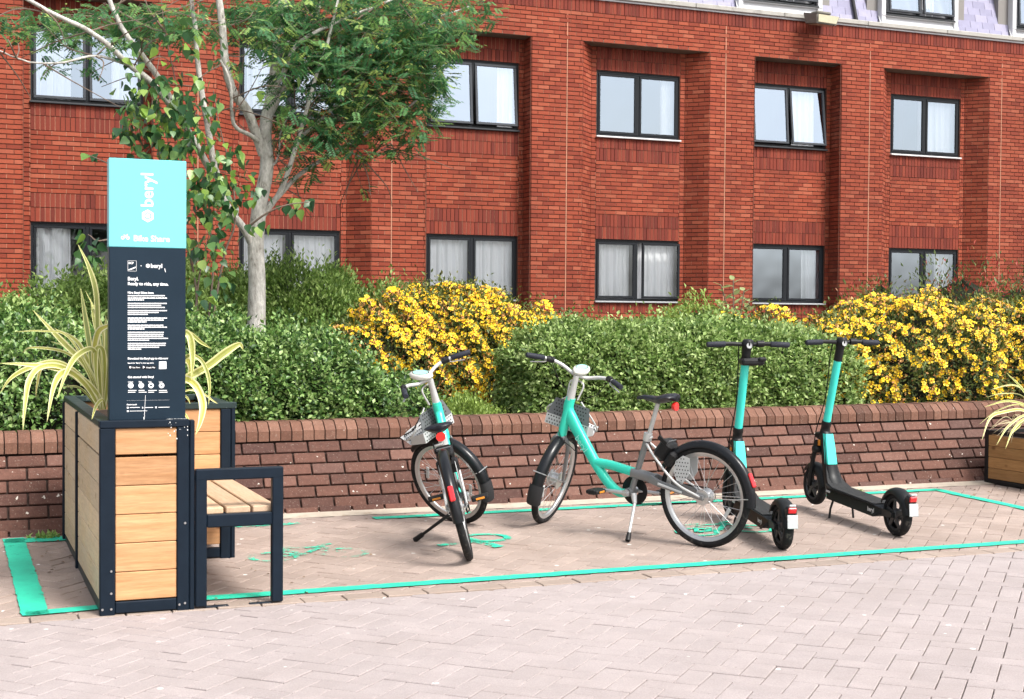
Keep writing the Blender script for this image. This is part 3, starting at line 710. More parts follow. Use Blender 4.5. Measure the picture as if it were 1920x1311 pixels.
# planks: front end, left side (two panels), inner sides, back block front
def planks(axis, a, b_, fixed, z0, z1, n, mat, gap0=.010, facing=1):
    h_ = (z1-z0)/n
    for i in range(n):
        zc = z0+h_*(i+.5); g_ = .0028; top = i == n-1; lo = zc-h_/2+g_/2+(gap0 if top else 0); hi = zc+h_/2-g_/2
        if axis == 'x': mb = MB().cbox((0, 0, 0), (b_-a, .024, hi-lo), .003); loc = ((a+b_)/2, fixed+.012, (lo+hi)/2)
        else: mb = MB().cbox((0, 0, 0), (.024, b_-a, hi-lo), .003); loc = (fixed+.012, (a+b_)/2, (lo+hi)/2)
        o = mb.build('plank', mat, pl); o.location = loc
planks('x', PX0+.069, PXM-.056, PY0+.012, .062, PZ-.036, 6, M_wood)
planks('y', PY0+.050, PYM-.036, PX0+.004, .060, PZ-.033, 6, M_woodside, .006)
planks('y', PYM+.016, PY1-.044, PX0+.004, .075, PZ-.033, 6, M_woodside, .002)
planks('x', PXM+.002, PX1-.056, PYM+.012, .10, PZ-.036, 6, M_wood, .0)
planks('y', PY0+.050, PYM-.058, PXM-.040, .062, PZ-.036, 6, M_wood)
planks('y', PYM+.050, PY1-.055, PX1-.030, .10, PZ-.036, 6, M_wood)
planks('x', PX0+.05, PX1-.06, PY1-.03, .10, PZ-.036, 6, M_wood)
sb = MB()
for a, b_, c_, d_ in ((PX0+.06, PXM-.06, PY0+.06, PYM+.10), (PX0+.06, PX1-.06, PYM+.10, PY1-.06)):
    nx, ny = 8, 10; gx, gy = np.meshgrid(np.linspace(a, b_, nx), np.linspace(c_, d_, ny)); zz_ = PZ-.085+rng.normal(0, .008, gx.shape)
    V = np.stack([gx, gy, zz_], -1).reshape(-1, 3); sb.add(V, [(j*nx+i, j*nx+i+1, (j+1)*nx+i+1, (j+1)*nx+i) for j in range(ny-1) for i in range(nx-1)])
sb.build('soil', M_soil, pl)
for x, z in ((PX0+.012, .03), (PX0+.05, .03), (PX0+.05, .10), (PXM-.02, .035), (PXM-.045, .03), (PXM-.02, .40), (PX0+.05, .2)):
    MB().lathe([(0, 0), (.005, 0), (.006, .003)], (x, PY0-.002, z), 'y', 8).build('bolt', M_steel, pl)
# bird droppings at the top corner
M_drop = pm('bird_dropping', (.80, .80, .78), .7, var=.1)
dm = MB()
for i in range(26):
    x = PXM-.10+abs(rng.normal(0, .055)); x = min(x, PXM-.01); y = PY0-.0015; r_ = rng.uniform(.0012, .0042); down = abs(rng.normal(0, .03)) if i > 10 else 0
    a = np.linspace(0, 2*math.pi, 7, endpoint=False)
    if i > 10: dm.add(np.stack([x+r_*.6*np.cos(a), np.full(7, y), PZ-.012-down+r_*np.sin(a)], 1), [tuple(range(7))])
    else: dm.add(np.stack([x+r_*2.2*np.cos(a), PY0+.02+r_*2*np.sin(a)+rng.uniform(-.012, .01), np.full(7, PZ+.0015)], 1), [tuple(range(7))])
stuff(dm.build('droppings', M_drop, pl))

# ------------------------------------------------------------------ bench
be = thing('bench', 'navy steel framed bench with pale wooden slats against the planter', 'bench')
BX0, BX1 = 1.057, 1.462; BY0, BY1 = 6.392, PYM-.004; fw_ = .052
def bar(c, d, nm='frame'): MB().cbox(c, d, .005).build(nm, M_navy, be)
for x in (BX0+fw_/2, BX1-fw_/2): bar((x, BY0+.022, .312), (fw_, .044, .604), 'leg')
bar(((BX0+BX1)/2, BY0+.022, .6415-.026), (BX1-BX0, .0455, .052), 'arm_rest')
bar(((BX0+BX1)/2, BY0+.022, .402), (BX1-BX0-2*fw_, .042, .060), 'seat_rail')
bar(((BX0+BX1)/2, BY1-.03, .402), (BX1-BX0-.04, .042, .060), 'seat_rail')
for x in (BX0+.03, BX1-.03): bar((x, (BY0+BY1)/2, .395), (.035, BY1-BY0-.1, .04), 'side_rail')
for i in range(3):
    w_ = (BX1-BX0-.03)/3; x = BX0+.015+w_*(i+.5)
    o = MB().cbox((0, 0, 0), (w_-.012, BY1-BY0-.055, .030), .004).build('slat', M_seat, be); o.location = (x, (BY0+BY1)/2+.015, .4435)
for x in (BX0+.10, BX1-.10): bar((x, BY0+.024, .006), (.11, .03, .008), 'foot_plate')

# ------------------------------------------------------------------ totem sign
TX0, TX1, TY, TZ0, TZ1, TZM = .680, 1.016, 6.425, PZ-.002, 2.042, 1.646
M_aqua = pm('aqua_panel', (.135, .49, .53), .35, var=.03, scale=3., coat=.3); M_sign = pm('navy_panel', (.010, .021, .034), .38, var=.22, scale=4., spec=.14)
M_print = pm('white_print', (.85, .86, .87), .5, var=.02); M_printaq = pm('pale_print', (.80, .90, .90), .5, var=.02); M_black = pm('badge_black', (.008, .010, .014), .5, var=.1)
to = thing('totem_sign', 'tall bike share totem sign, aqua top over navy text panel', 'sign')
c_ = ((TX0+TX1)/2, TY+.035)
navy = MB().cbox((*c_, (TZ0+TZM)/2), (TX1-TX0, .07, TZM-TZ0), .003).build('information_panel', M_sign, to)
aqua = MB().cbox((*c_, (TZM+TZ1)/2), (TX1-TX0+.004, .074, TZ1-TZM), .003).build('brand_panel', M_aqua, to)
_font = {}
def text(name, s, size, px, py, mat, parent, bold=0., turn=False, align='LEFT', y=TY-.0015):
    cu = bpy.data.curves.new(name, 'FONT'); cu.body = s; cu.size = size; cu.align_x = align; cu.align_y = 'CENTER' if turn else 'BOTTOM_BASELINE'; cu.offset = bold; cu.resolution_u = 3
    tmp = bpy.data.objects.new(name, cu); COL.objects.link(tmp); bpy.context.view_layer.update()
    me = bpy.data.meshes.new_from_object(tmp.evaluated_get(bpy.context.evaluated_depsgraph_get())); bpy.data.objects.remove(tmp)
    me.materials.clear(); me.materials.append(mat); p = at(px, py, y)
    o = link(name, me, parent)
    if turn: o.matrix_local = Matrix(((0, -1, 0, p[0]), (0, 0, -1, y), (1, 0, 0, p[2]), (0, 0, 0, 1)))
    else: o.matrix_local = Matrix(((1, 0, 0, p[0]), (0, 0, -1, y), (0, 1, 0, p[2]), (0, 0, 0, 1)))
    return o
YA = TY-.0035
text('lettering', 'beryl', .077, 277, 389, M_printaq, aqua, .0012, True, 'LEFT', YA)
text('lettering', 'Bike Share', .0375, 250, 452, M_printaq, aqua, .0007, False, 'LEFT', YA)
def flat(name, polys, mat, parent, y):
    mb = MB()
    for P in polys: mb.add([(x, y, z) for x, z in P], [tuple(range(len(P)))])
    return mb.build(name, mat, parent)
def hexring(px, py, r0_, r1_, y):
    c = at(px, py, y); out = []
    for i in range(6):
        a, b_ = math.pi/3*i+math.pi/6, math.pi/3*(i+1)+math.pi/6
        out.append([(c[0]+r_*math.cos(q), c[2]+r_*math.sin(q)) for r_, q in ((r0_, a), (r1_, a), (r1_, b_), (r0_, b_))])
    return out
def disc(px, py, r_, y, n=16): c = at(px, py, y); return [[(c[0]+r_*math.cos(q), c[2]+r_*math.sin(q)) for q in np.linspace(0, 2*math.pi, n, endpoint=False)]]
flat('logo', hexring(277, 405, .017, .029, YA)+disc(277, 405, .0105, YA), M_printaq, aqua, YA)
def bikeicon(px, py, s, y):
    c = at(px, py, y); out = []
    for wx in (-.62, .62):
        for i in range(10):
            a, b_ = 2*math.pi*i/10, 2*math.pi*(i+1)/10
            out.append([(c[0]+s*(wx+r_*math.cos(q)), c[2]+s*r_*math.sin(q)) for r_, q in ((.28, a), (.45, a), (.45, b_), (.28, b_))])
    for (x0, z0), (x1, z1) in (((-.62, 0), (0, .05)), ((0, .05), (.4, .7)), ((-.25, .6), (.4, .6)), ((-.25, .6), (0, .05)), ((.62, 0), (.38, .85)), ((.38, .85), (.62, .9)), ((-.45, .68), (-.1, .68))):
        d = np.array([x1-x0, z1-z0]); d /= np.linalg.norm(d); n_ = np.array([-d[1], d[0]])*.08
        out.append([(c[0]+s*(x+n_[0]*k), c[2]+s*(z+n_[1]*k)) for x, z, k in ((x0, z0, -1), (x1, z1, -1), (x1, z1, 1), (x0, z0, 1))])
    return out
flat('bicycle_icon', bikeicon(235, 446, .018, YA), M_printaq, aqua, YA)
YN = TY-.0012
def box_outline(px0, py0, px1, py1, y, t_=.0011):
    a, b_ = at(px0, py1, y), at(px1, py0, y); x0, z0, x1, z1 = a[0], a[2], b_[0], b_[2]
    return [[(x0, z0), (x1, z0), (x1, z0+t_), (x0, z0+t_)], [(x0, z1-t_), (x1, z1-t_), (x1, z1), (x0, z1)], [(x0, z0), (x0+t_, z0), (x0+t_, z1), (x0, z1)], [(x1-t_, z0), (x1, z0), (x1, z1), (x1-t_, z1)]]
def rect(px0, py0, px1, py1, y): a, b_ = at(px0, py1, y), at(px1, py0, y); return [[(a[0], a[2]), (b_[0], a[2]), (b_[0], b_[2]), (a[0], b_[2])]]
swoosh = [[(at(px, py, YN)[0], at(px, py, YN)[2]) for px, py in ((240.5, 505.5), (246, 503.5), (254.5, 500), (254, 502.5), (247, 505.5), (241, 507))]]
flat('council_badge', box_outline(239.5, 489, 256, 508.5, YN)+swoosh, M_print, navy, YN)
text('lettering', 'BCP', .0125, 241, 495, M_print, navy, .0004, y=YN)
flat('separator_dot', disc(264.6, 498.5, .0022, YN, 8), M_print, navy, YN)
flat('logo', hexring(277.3, 498.5, .0045, .0095, YN)+disc(277.3, 498.5, .0035, YN, 8), M_print, navy, YN)
text('lettering', 'beryl', .0255, 282.5, 502, M_print, navy, .0008, y=YN)
text('heading', 'Beryl.', .0205, 239.5, 525.5, M_print, navy, .0008, y=YN)
text('heading', 'Ready to ride, any time.', .0185, 239.5, 534.5, M_print, navy, .0007, y=YN)
text('heading', 'Hire Beryl Bikes here', .0130, 239.5, 550.5, M_print, navy, .0005, y=YN)
text('heading', 'Download the Beryl app to ride now', .0118, 239.5, 674, M_print, navy, .0005, y=YN)
text('lettering', "Search for 'Beryl' in your app store", .0080, 239.5, 682, M_print, navy, .0002, y=YN)
text('heading', 'Get started with Beryl', .0125, 239.5, 709, M_print, navy, .0005, y=YN)
# body copy is too small to read in the photograph: rows of word-sized marks
rows = [(555, 309), (559.5, 313), (563, 270), (569.5, 314), (573.3, 303), (577, 309), (583, 313), (586.5, 298), (590, 277), (597, 313), (600.7, 307), (604.2, 275), (610.5, 307), (614, 313), (617.4, 271), (623.7, 307), (627.5, 308), (631, 306), (635, 315), (638.5, 281), (644.5, 311), (648, 310), (651.7, 299), (655.2, 265)]
wm = MB()
for yv, xe in rows:
    x = 239.6
    while x < xe-1:
        w_ = min(random.uniform(2.2, 8.5), xe-x)
        for P in rect(x, yv-1.35, x+w_, yv+.55, YN): wm.add([(a, YN, z) for a, z in P], [(0, 1, 2, 3)])
        x += w_+.75
for x0, x1, yv in ((240, 256, 732.5), (240, 254, 735.8), (260, 271, 732.5), (260, 275, 735.8), (278, 294, 732.5), (278, 289, 735.8), (298, 313, 732.5), (298, 314, 735.8), (243, 262, 764.5), (271, 287, 764.5), (297, 318, 764), (243, 276, 771)):
    for P in rect(x0, yv-1, x1, yv+.4, YN): wm.add([(a, YN, z) for a, z in P], [(0, 1, 2, 3)])
stuff(wm.build('body_text', M_print, navy))
for px, s in ((240, 'Unlock'), (260, 'Ride'), (278, 'Park'), (298, 'Lock')):
    text('lettering', s, .0078, px, 717.3, M_print, navy, .0002, y=YN)
for px in (245.2, 264.8, 283.2, 303): flat('step_icon', disc(px, 723, .0122, YN), M_print, navy, YN)
flat('step_icon_mark', rect(281, 721.5, 285.4, 724.5, YN-.0004), M_sign, navy, YN-.0004); flat('step_icon_mark', rect(302, 721, 304.5, 724, YN-.0004), M_sign, navy, YN-.0004)
flat('store_badge', rect(240.5, 685.5, 263, 692.5, YN)+rect(265, 685.5, 292.5, 692.5, YN), M_black, navy, YN)
flat('store_mark', disc(244.3, 688.7, .0045, YN-.0004, 10)+[[(at(px, py, YN)[0], at(px, py, YN)[2]) for px, py in ((268, 691), (268, 686), (272, 688.6))]], M_print, navy, YN-.0004)
text('lettering', 'App Store', .0082, 248, 690.3, M_print, navy, .0001, y=YN-.0004); text('lettering', 'Google Play', .0082, 274, 690.3, M_print, navy, .0001, y=YN-.0004)
flat('blank_tile', rect(298.2, 678, 312, 692, YN), M_print, navy, YN)
flat('divider', rect(237.7, 750, 318, 751.4, YN)+rect(238, 763, 241, 766, YN)+rect(238, 769.5, 241, 772.5, YN)+rect(266.5, 763, 268.5, 766, YN)+rect(291, 762.5, 294, 765.5, YN), M_print, navy, YN)
text('lettering', 'Get in touch', .0085, 237.7, 760, M_print, navy, .0003, y=YN)
flat('scratch', [[(at(px, py, YN)[0], at(px, py, YN)[2]) for px, py in ((308, 503.5), (309.2, 503.5), (311, 510.5), (309.8, 510.5))], [(at(px, py, YN)[0], at(px, py, YN)[2]) for px, py in ((272.4, 741), (273, 741), (270.6, 789), (269.9, 789))], [(at(px, py, YN)[0], at(px, py, YN)[2]) for px, py in ((269, 782), (271.4, 782), (271, 787), (269.2, 787))]], M_print, navy, YN-.0008)

# ------------------------------------------------------------------ second planter at the right
rp = thing('planter', 'low dark wood planter with black steel edges at the right end of the wall', 'planter')
QX0, QX1, QY0, QY1, QZ0, QZ1 = 7.70, 8.55, 7.72, 8.86, .045, .475
M_blk = pm('black_steel', (.012, .012, .013), .45, var=.2)
for x in (QX0+.02, QX1-.02):
    for y in (QY0+.02, QY1-.02): MB().cbox((x, y, (QZ0+QZ1)/2), (.040, .040, QZ1-QZ0), .003).build('post', M_blk, rp)
for z in (QZ0+.022, QZ1-.018):
    for x in (QX0+.018, QX1-.018): MB().cbox((x, (QY0+QY1)/2, z), (.034, QY1-QY0-.082, .032), .003).build('rail', M_blk, rp)
    for y in (QY0+.018, QY1-.018): MB().cbox(((QX0+QX1)/2, y, z), (QX1-QX0-.082, .034, .032), .003).build('rail', M_blk, rp)
for i in range(4):
    z = QZ0+.04+.0875*(i+.5)
    for x in (QX0+.012, QX1-.012):
        o = MB().cbox((0, 0, 0), (.02, QY1-QY0-.086, .0855), .003).build('plank', M_wooddark, rp); o.location = (x, (QY0+QY1)/2, z)
    for y in (QY0+.012, QY1-.012):
        o = MB().cbox((0, 0, 0), (QX1-QX0-.086, .02, .0855), .003).build('plank', M_wooddark, rp); o.location = ((QX0+QX1)/2, y, z)
MB().quad((QX0+.03, QY0+.03, QZ1-.05), (QX1-.03, QY0+.03, QZ1-.05), (QX1-.03, QY1-.03, QZ1-.05), (QX0+.03, QY1-.03, QZ1-.05)).build('soil', M_soil, rp)
# ================================================================== hire bicycles
M_teal = pm('teal_paint', (.030, .60, .44), .30, var=.10, scale=8., coat=.3, dirt=((.03, .20, .15), 45., .70)); M_tyre = pm('tyre_rubber', (.012, .012, .013), .8, var=.3, bmp=.3, dirt=((.07, .062, .055), 28., .55))
M_alu = pm('brushed_alloy', (.56, .56, .56), .36, .85, var=.1); M_silver = pm('silver_paint', (.52, .52, .51), .38, .3, var=.1); M_grey = pm('grey_paint', (.20, .205, .21), .36, .35, var=.1)
M_fend = pm('fender_black', (.008, .009, .011), .30, var=.15, coat=.12, dirt=((.15, .14, .13), 22., .72)); M_flap = pm('mud_flap', (.026, .026, .028), .7, var=.2)
M_plast = pm('black_plastic', (.013, .013, .014), .45, var=.2); M_grip = pm('grip_rubber', (.022, .024, .034), .6, var=.2, bmp=.4, bscale=300.)
M_pod = pm('cream_plastic', (.68, .68, .63), .4, var=.06); M_podteal = pm('pod_teal', (.30, .62, .56), .35, var=.06)
M_red = pm('red_reflector', (.62, .012, .018), .22, var=.1, coat=.5); M_redbag = pm('red_lens', (.66, .02, .015), .25, var=.1, coat=.5)
M_amber = pm('amber_reflector', (.62, .22, .02), .3, var=.1); M_rackw = pm('carrier_white', (.46, .47, .47), .45, var=.08)
M_seatb = pm('saddle_vinyl', (.012, .013, .018), .42, var=.2, coat=.05); M_cable = pm('cable_black', (.012, .012, .012), .5)
M_fl = pm('frame_print', (.26, .78, .66), .4); M_wire = pm('dark_mesh', (.10, .105, .11), .5, var=.2); M_numb = pm('number_print', (.55, .60, .58), .5)
def bez(P, n=16):
    P = np.array(P, float); t_ = np.linspace(0, 1, n)[:, None]
    while len(P) < 4: P = np.insert(P, 1, (P[0]+P[-1])/2, 0)
    return (1-t_)**3*P[0]+3*(1-t_)**2*t_*P[1]+3*(1-t_)*t_**2*P[2]+t_**3*P[3]
def spline(P, n=6):
    P = np.array(P, float); Q = np.concatenate([[2*P[0]-P[1]], P, [2*P[-1]-P[-2]]]); out = []
    for i in range(1, len(Q)-2):
        for t_ in np.linspace(0, 1, n, endpoint=False):
            out.append(.5*((2*Q[i])+(-Q[i-1]+Q[i+1])*t_+(2*Q[i-1]-5*Q[i]+4*Q[i+1]-Q[i+2])*t_**2+(-Q[i-1]+3*Q[i]-3*Q[i+1]+Q[i+2])*t_**3))
    out.append(P[-1]); return np.array(out)
WR, WB = .298, 1.185
def wheel(name, c, parent, M=None, hubr=.024):
    """bicycle wheel standing in the local xz plane"""
    def fin(mb): 
        mb.xf(np.array(Matrix.Translation(c)))
        return mb.xf(M) if M is not None else mb
    a = np.linspace(0, 2*math.pi, 48, endpoint=False); Rr = WR-.021
    ty = MB(); 
    prof = [(Rr+.021*math.cos(q), .0215*math.sin(q)) for q in np.linspace(-2.5, 2.5, 12)]
    ty.lathe(prof, n=56); w_ = fin(ty).build(name, M_tyre, parent, 60)
    rm = MB().lathe([(WR-.036, -.014), (WR-.040, -.012), (WR-.058, -.009), (WR-.062, 0), (WR-.058, .009), (WR-.040, .012), (WR-.036, .014)], n=56)
    fin(rm).build('rim', M_alu, w_, 60)
    sp = MB()
    for i in range(28):
        an = 2*math.pi*i/28; s_ = 1 if i % 2 else -1; off = .42*(1 if (i//2) % 2 else -1)
        sp.tube([(hubr*math.cos(an+off), s_*.028, hubr*math.sin(an+off)), ((WR-.056)*math.cos(an), s_*.003, (WR-.056)*math.sin(an))], .00135, 4, False)
    fin(sp).build('spokes', M_alu, w_)
    hb = MB().lathe([(.0, -.052), (.012, -.05), (.012, -.036), (hubr+.012, -.034), (hubr+.012, -.026), (hubr-.002, -.018), (hubr-.002, .018), (hubr+.012, .026), (hubr+.012, .034), (.012, .036), (.012, .05), (0, .052)], n=20)
    fin(hb).build('hub', M_alu, w_, 40)
    for q in (.6, 3.7): fin(MB().cbox(((WR-.13)*math.cos(q), 0, (WR-.13)*math.sin(q)), (.085, .010, .022), .003, M=np.array(Matrix.Rotation(-q-math.pi/2, 3, 'Y')))).build('spoke_reflector', M_rackw, w_)
    return w_
def fender(mb, c, r_, a0, a1, wd, n=24):
    a = np.linspace(a0, a1, n); V = []; pr = [(-wd, -.030), (-wd*.92, -.008), (-wd*.6, .006), (0, .011), (wd*.6, .006), (wd*.92, -.008), (wd, -.030)]
    for q in a:
        for y, h in pr: V.append((c[0]+(r_+h)*math.cos(q), y, c[2]+(r_+h)*math.sin(q)))
    m = len(pr); mb.add(V, [(i*m+k, (i+1)*m+k, (i+1)*m+k+1, i*m+k+1) for i in range(n-1) for k in range(m-1)])
def loftbox(mb, P, w_, h_, n=12):
    """rounded-rectangle tube along points in the xz plane: w_ across y, h_ in plane"""
    P = np.array(P, float); m = len(P); w_ = np.broadcast_to(w_, (m,)); h_ = np.broadcast_to(h_, (m,)); T = np.gradient(P, axis=0); T /= np.linalg.norm(T, axis=1)[:, None]
    a = np.linspace(0, 2*math.pi, n, endpoint=False); V = []
    for i in range(m):
        nv = np.array([-T[i][2], 0, T[i][0]])
        for q in a:
            cx_, sx_ = math.cos(q), math.sin(q); e = .55
            V.append(P[i]+np.array([0, 1, 0])*w_[i]*np.sign(cx_)*abs(cx_)**e+nv*h_[i]*np.sign(sx_)*abs(sx_)**e)
    F = [(i*n+k, i*n+(k+1) % n, (i+1)*n+(k+1) % n, (i+1)*n+k) for i in range(m-1) for k in range(n)]+[tuple(range(n))[::-1], tuple((m-1)*n+k for k in range(n))]
    mb.add(V, F)
def bicycle(label, loc, heading, lean, steer, saddle_z, group):
    b = thing('bicycle', label, 'bicycle', loc, None, group)
    b.matrix_world = Matrix.Translation(loc) @ Matrix.Rotation(heading, 4, 'Z') @ Matrix.Rotation(math.atan(SLOPE)*-math.sin(heading), 4, 'Y') @ Matrix.Rotation(-lean, 4, 'X')
    RA, FA = np.array([0, 0, WR]), np.array([WB, 0, WR]); BB = np.array([.515, 0, .275])
    HT, HBm = np.array([.955, 0, .80]), np.array([1.025, 0, .575]); ax = (HT-HBm)/np.linalg.norm(HT-HBm)
    SM = np.array(Matrix.Translation(HT) @ Matrix.Rotation(steer, 4, Vector(ax)) @ Matrix.Translation(-HT))
    # main teal frame: head tube, curved down tube, strut
    f = MB(); loftbox(f, spline([HT+ax*.02, HT-ax*.05, (.940, 0, .680), (.85, 0, .545), (.745, 0, .395), (.66, 0, .300), (.59, 0, .262), (.53, 0, .268)], 5), .024, np.interp(np.arange(36), [0, 5, 10, 20, 35], [.027, .031, .038, .029, .025]))
    f.tube([HBm-ax*.005, HT+ax*.005], .029, 14)
    fr = f.build('frame', M_teal, b, 50)
    s = MB(); loftbox(s, spline([(.76, 0, .432), (.66, 0, .425), (.52, 0, .402), (.43, 0, .386)], 5), .024, .027); s.build('strut', M_teal, b, 50)
    for sgn in (1,):
        pm_ = text('lettering', 'beryl', .056, 0, 0, M_fl, fr, .0006); d = np.array([.735-.945, 0, .405-.655]); 
        d = np.array([.80, 0, .465])-np.array([.91, 0, .60]); d /= np.linalg.norm(d); nn = np.array([0, 1, 0]); yv = np.cross(nn, d)
        pm_.matrix_local = Matrix(((d[0], yv[0], nn[0], .905), (d[1], yv[1], nn[1], .0285), (d[2], yv[2], nn[2], .575), (0, 0, 0, 1)))
    ST = np.array([.385, 0, .63]); g_ = MB(); g_.tube([BB+np.array([0, 0, -.02]), ST], .0185, 12); g_.tube([BB-np.array([0, .036, 0]), BB+np.array([0, .036, 0])], .026, 14)
    loftbox(g_, spline([(.50, 0, .395), (.40, 0, .380), (.33, 0, .368)], 4), .026, .030); g_.build('seat_tube', M_grey, b, 50)
    for sy in (-1, 1):
        c = MB(); loftbox(c, [(.36, sy*.030, .375), (.28, sy*.044, .352), (.12, sy*.050, .322), (-.02, sy*.052, WR)], .007, [.027, .022, .017, .016]); cs = c.build('chain_stay', M_grey, b, 50)
        if sy > 0: MB().cbox((.20, .062, .3375), (.17, .004, .014), .002, M=np.array(Matrix.Rotation(R(-13), 3, 'Y'))).build('name_strip', M_rackw, cs)
        st_ = MB().tube(spline([ST-np.array([0, 0, .05])+np.array([0, sy*.02, 0]), (.30, sy*.05, .50), (.16, sy*.056, .37), (0, sy*.056, WR+.005)], 6), .0075, 8); st_.build('seat_stay', M_silver, b, 60)
    sp_ = np.array([ST[0]-(saddle_z-.63)*.30, 0, saddle_z-.04])
    MB().tube([ST-np.array([0, 0, .02]), sp_], .0135, 12).build('seat_post', M_silver, b, 60)
    MB().tube([ST+np.array([.008, 0, -.035]), ST+np.array([-.002, 0, .012])], .026, 14).tube([ST+np.array([-.03, .0, -.01]), ST+np.array([-.045, .05, -.01])], .006, 6).build('seat_clamp', M_silver, b, 50)
    # saddle
    sv, nS, nA = [], 14, 12
    for i in range(nS):
        u = i/(nS-1); x = sp_[0]-.135+.275*u; wd = np.interp(u, [0, .12, .35, .6, 1], [.035, .085, .078, .035, .017]); th = np.interp(u, [0, .3, .7, 1], [.030, .044, .030, .016]); zt = saddle_z+np.interp(u, [0, .15, .5, .85, 1], [.012, .018, -.004, .006, -.004])
        for k in range(nA):
            q = 2*math.pi*k/nA; sv.append((x, wd*math.cos(q)*(1 if math.sin(q) > -.2 else .75), zt-.012+th*.5*math.sin(q)*(1 if math.sin(q) > 0 else 1.5)))
    sF = [(i*nA+k, (i+1)*nA+k, (i+1)*nA+(k+1) % nA, i*nA+(k+1) % nA) for i in range(nS-1) for k in range(nA)]+[tuple(range(nA)), tuple((nS-1)*nA+k for k in range(nA))[::-1]]
    MB().add(sv, sF).build('saddle', M_seatb, b, 60)
    MB().lathe([(0, -.012), (.026, -.012), (.028, .0), (.02, .014), (0, .016)], (sp_[0]-.118, 0, saddle_z-.052), 'x', 16).build('rear_light', M_redbag, b, 60)
    # rear wheel group
    wheel('rear_wheel', tuple(RA), b, None, .034)
    rfm = MB(); fender(rfm, RA, WR+.022, R(-6), R(150), .030); rf_ = rfm.build('rear_mudguard', M_fend, b, 60)
    q = R(22); MB().cbox((RA[0]+(WR+.036)*math.cos(q), 0, RA[2]+(WR+.036)*math.sin(q)), (.018, .030, .085), .006, M=np.array(Matrix.Rotation(-q, 3, 'Y'))).build('reflector', M_red, rf_)
    rf_.scale = (-1, 1, 1)
    sy_ = MB()
    for sy in (-1, 1): sy_.tube([(0, sy*.052, WR), (-.20, sy*.046, WR+.01), (-(WR+.006), sy*.036, WR+.02)], .0024, 5)
    sy_.build('mudguard_stay', M_alu, b)
    # skirt guards with a dotted face
    for sy in (-1, 1):
        gp = MB(); pts = [(.070, .520), (.115, .535), (.165, .50), (.180, .44), (.160, .385), (.115, .375), (.075, .43)]; gp.prism(pts, sy*.047-.001, sy*.047+.001); gd = gp.build('skirt_guard', M_rackw, b)
        hl = MB()
        for i in range(8):
            for j in range(8):
                x, z = .045+.0185*i+(j % 2)*.009, .365+.0215*j
                if (x-.122)**2/.0024+(z-.455)**2/.0048 < 1: hl.add([(x+.0045*math.cos(t_), sy*.0486, z+.0045*math.sin(t_)) for t_ in np.linspace(0, 2*math.pi, 7)[:-1]], [tuple(range(6)) if sy < 0 else tuple(range(6))[::-1]])
        hl.build('perforations', M_plast, gd)
    # ring lock box
    lk = MB().cbox((.262, 0, .555), (.085, .10, .125), .016, M=np.array(Matrix.Rotation(R(-38), 3, 'Y'))); lk.cbox((.205, 0, .505), (.05, .125, .10), .014, M=np.array(Matrix.Rotation(R(-38), 3, 'Y'))); lk.cbox((.252, .052, .615), (.07, .008, .03), .004, M=np.array(Matrix.Rotation(R(-38), 3, 'Y')))
    lo = lk.build('ring_lock', M_plast, b); MB().cbox((.224, 0, .598), (.004, .085, .035), .002, M=np.array(Matrix.Rotation(R(-38), 3, 'Y'))).build('number_plate', M_grey, lo)
    # transmission
    ch = MB().lathe([(.075, -.050), (.088, -.052), (.090, -.046), (.075, -.044), (.03, -.046), (.03, -.052), (.075, -.050)], tuple(BB), 'y', 28); ch.build('chainring', M_plast, b, 40)
    cg = MB()
    for dz, r1 in ((.086, .042), (-.086, -.042)): cg.tube([(BB[0], -.048, BB[2]+dz), (0, -.048, WR+r1)], .0045, 5)
    cg.lathe([(.044, -.052), (.044, -.044)], tuple(RA), 'y', 20); cg.build('chain', M_plast, b)
    ca = R(-168)
    for sy, an in ((1, R(192)+R(180)-R(10)), (-1, R(192)-R(10))):
        d = np.array([math.cos(an), 0, math.sin(an)]); p0 = BB+np.array([0, sy*.055, 0]); p1 = p0+d*.165+np.array([0, sy*.012, 0])
        cr = MB().tube([p0-d*.018, p0+d*.05, p1], [.017, .012, .010], 10, flat=1.).lathe([(0, -.012), (.020, -.012), (.020, .012), (0, .012)], tuple(p0), 'y', 14).build('crank', M_alu, b, 40)
        pd = MB().cbox(p1+np.array([0, sy*.062, 0]), (.088, .095, .024), .006); pd.cbox(p1+np.array([0, sy*.062, 0]), (.050, .10, .030), .004); pe = pd.build('pedal', M_plast, cr)
        MB().cbox(p1+np.array([-.046, sy*.062, 0]), (.004, .05, .012), .001).build('pedal_reflector', M_amber, cr)
    kb = np.array([.465, .03, .215]); kz = .0
    ky = .30 if lean > R(8) else .175; ke = np.array([.55 if lean > R(8) else .42, ky, math.tan(lean)*ky+.014])
    MB().tube([BB+np.array([-.03, .01, -.01]), kb], [.020, .014], 8).tube([kb, kb*.3+ke*.7, ke], [.011, .009, .009], 8).build('kickstand', M_silver if steer < 0 else M_plast, b, 50)
    MB().tube([ke*.82+kb*.18, ke+(ke-kb)*.03], [.014, .017], 8).build('kickstand_foot', M_plast, b, 50)
    # ---------------- steered parts
    wheel('front_wheel', tuple(FA), b, SM, .044)
    fk = MB()
    for sy in (-1, 1): fk.tube(spline([HBm+np.array([-.004, sy*.020, -.005]), HBm+np.array([.022, sy*.052, -.045]), (1.105, sy*.056, .43), (WB, sy*.056, WR)], 6), np.interp(np.arange(19), [0, 18], [.017, .010]), 10)
    fk.tube([HBm+np.array([-.004, -.03, -.012]), HBm+np.array([-.004, .03, -.012])], .024, 10); fk.xf(SM).build('fork', M_grey, b, 60)
    ff = MB(); fender(ff, FA, WR+.022, R(62), R(196), .036); ffo = ff.xf(SM).build('front_mudguard', M_fend, b, 60)
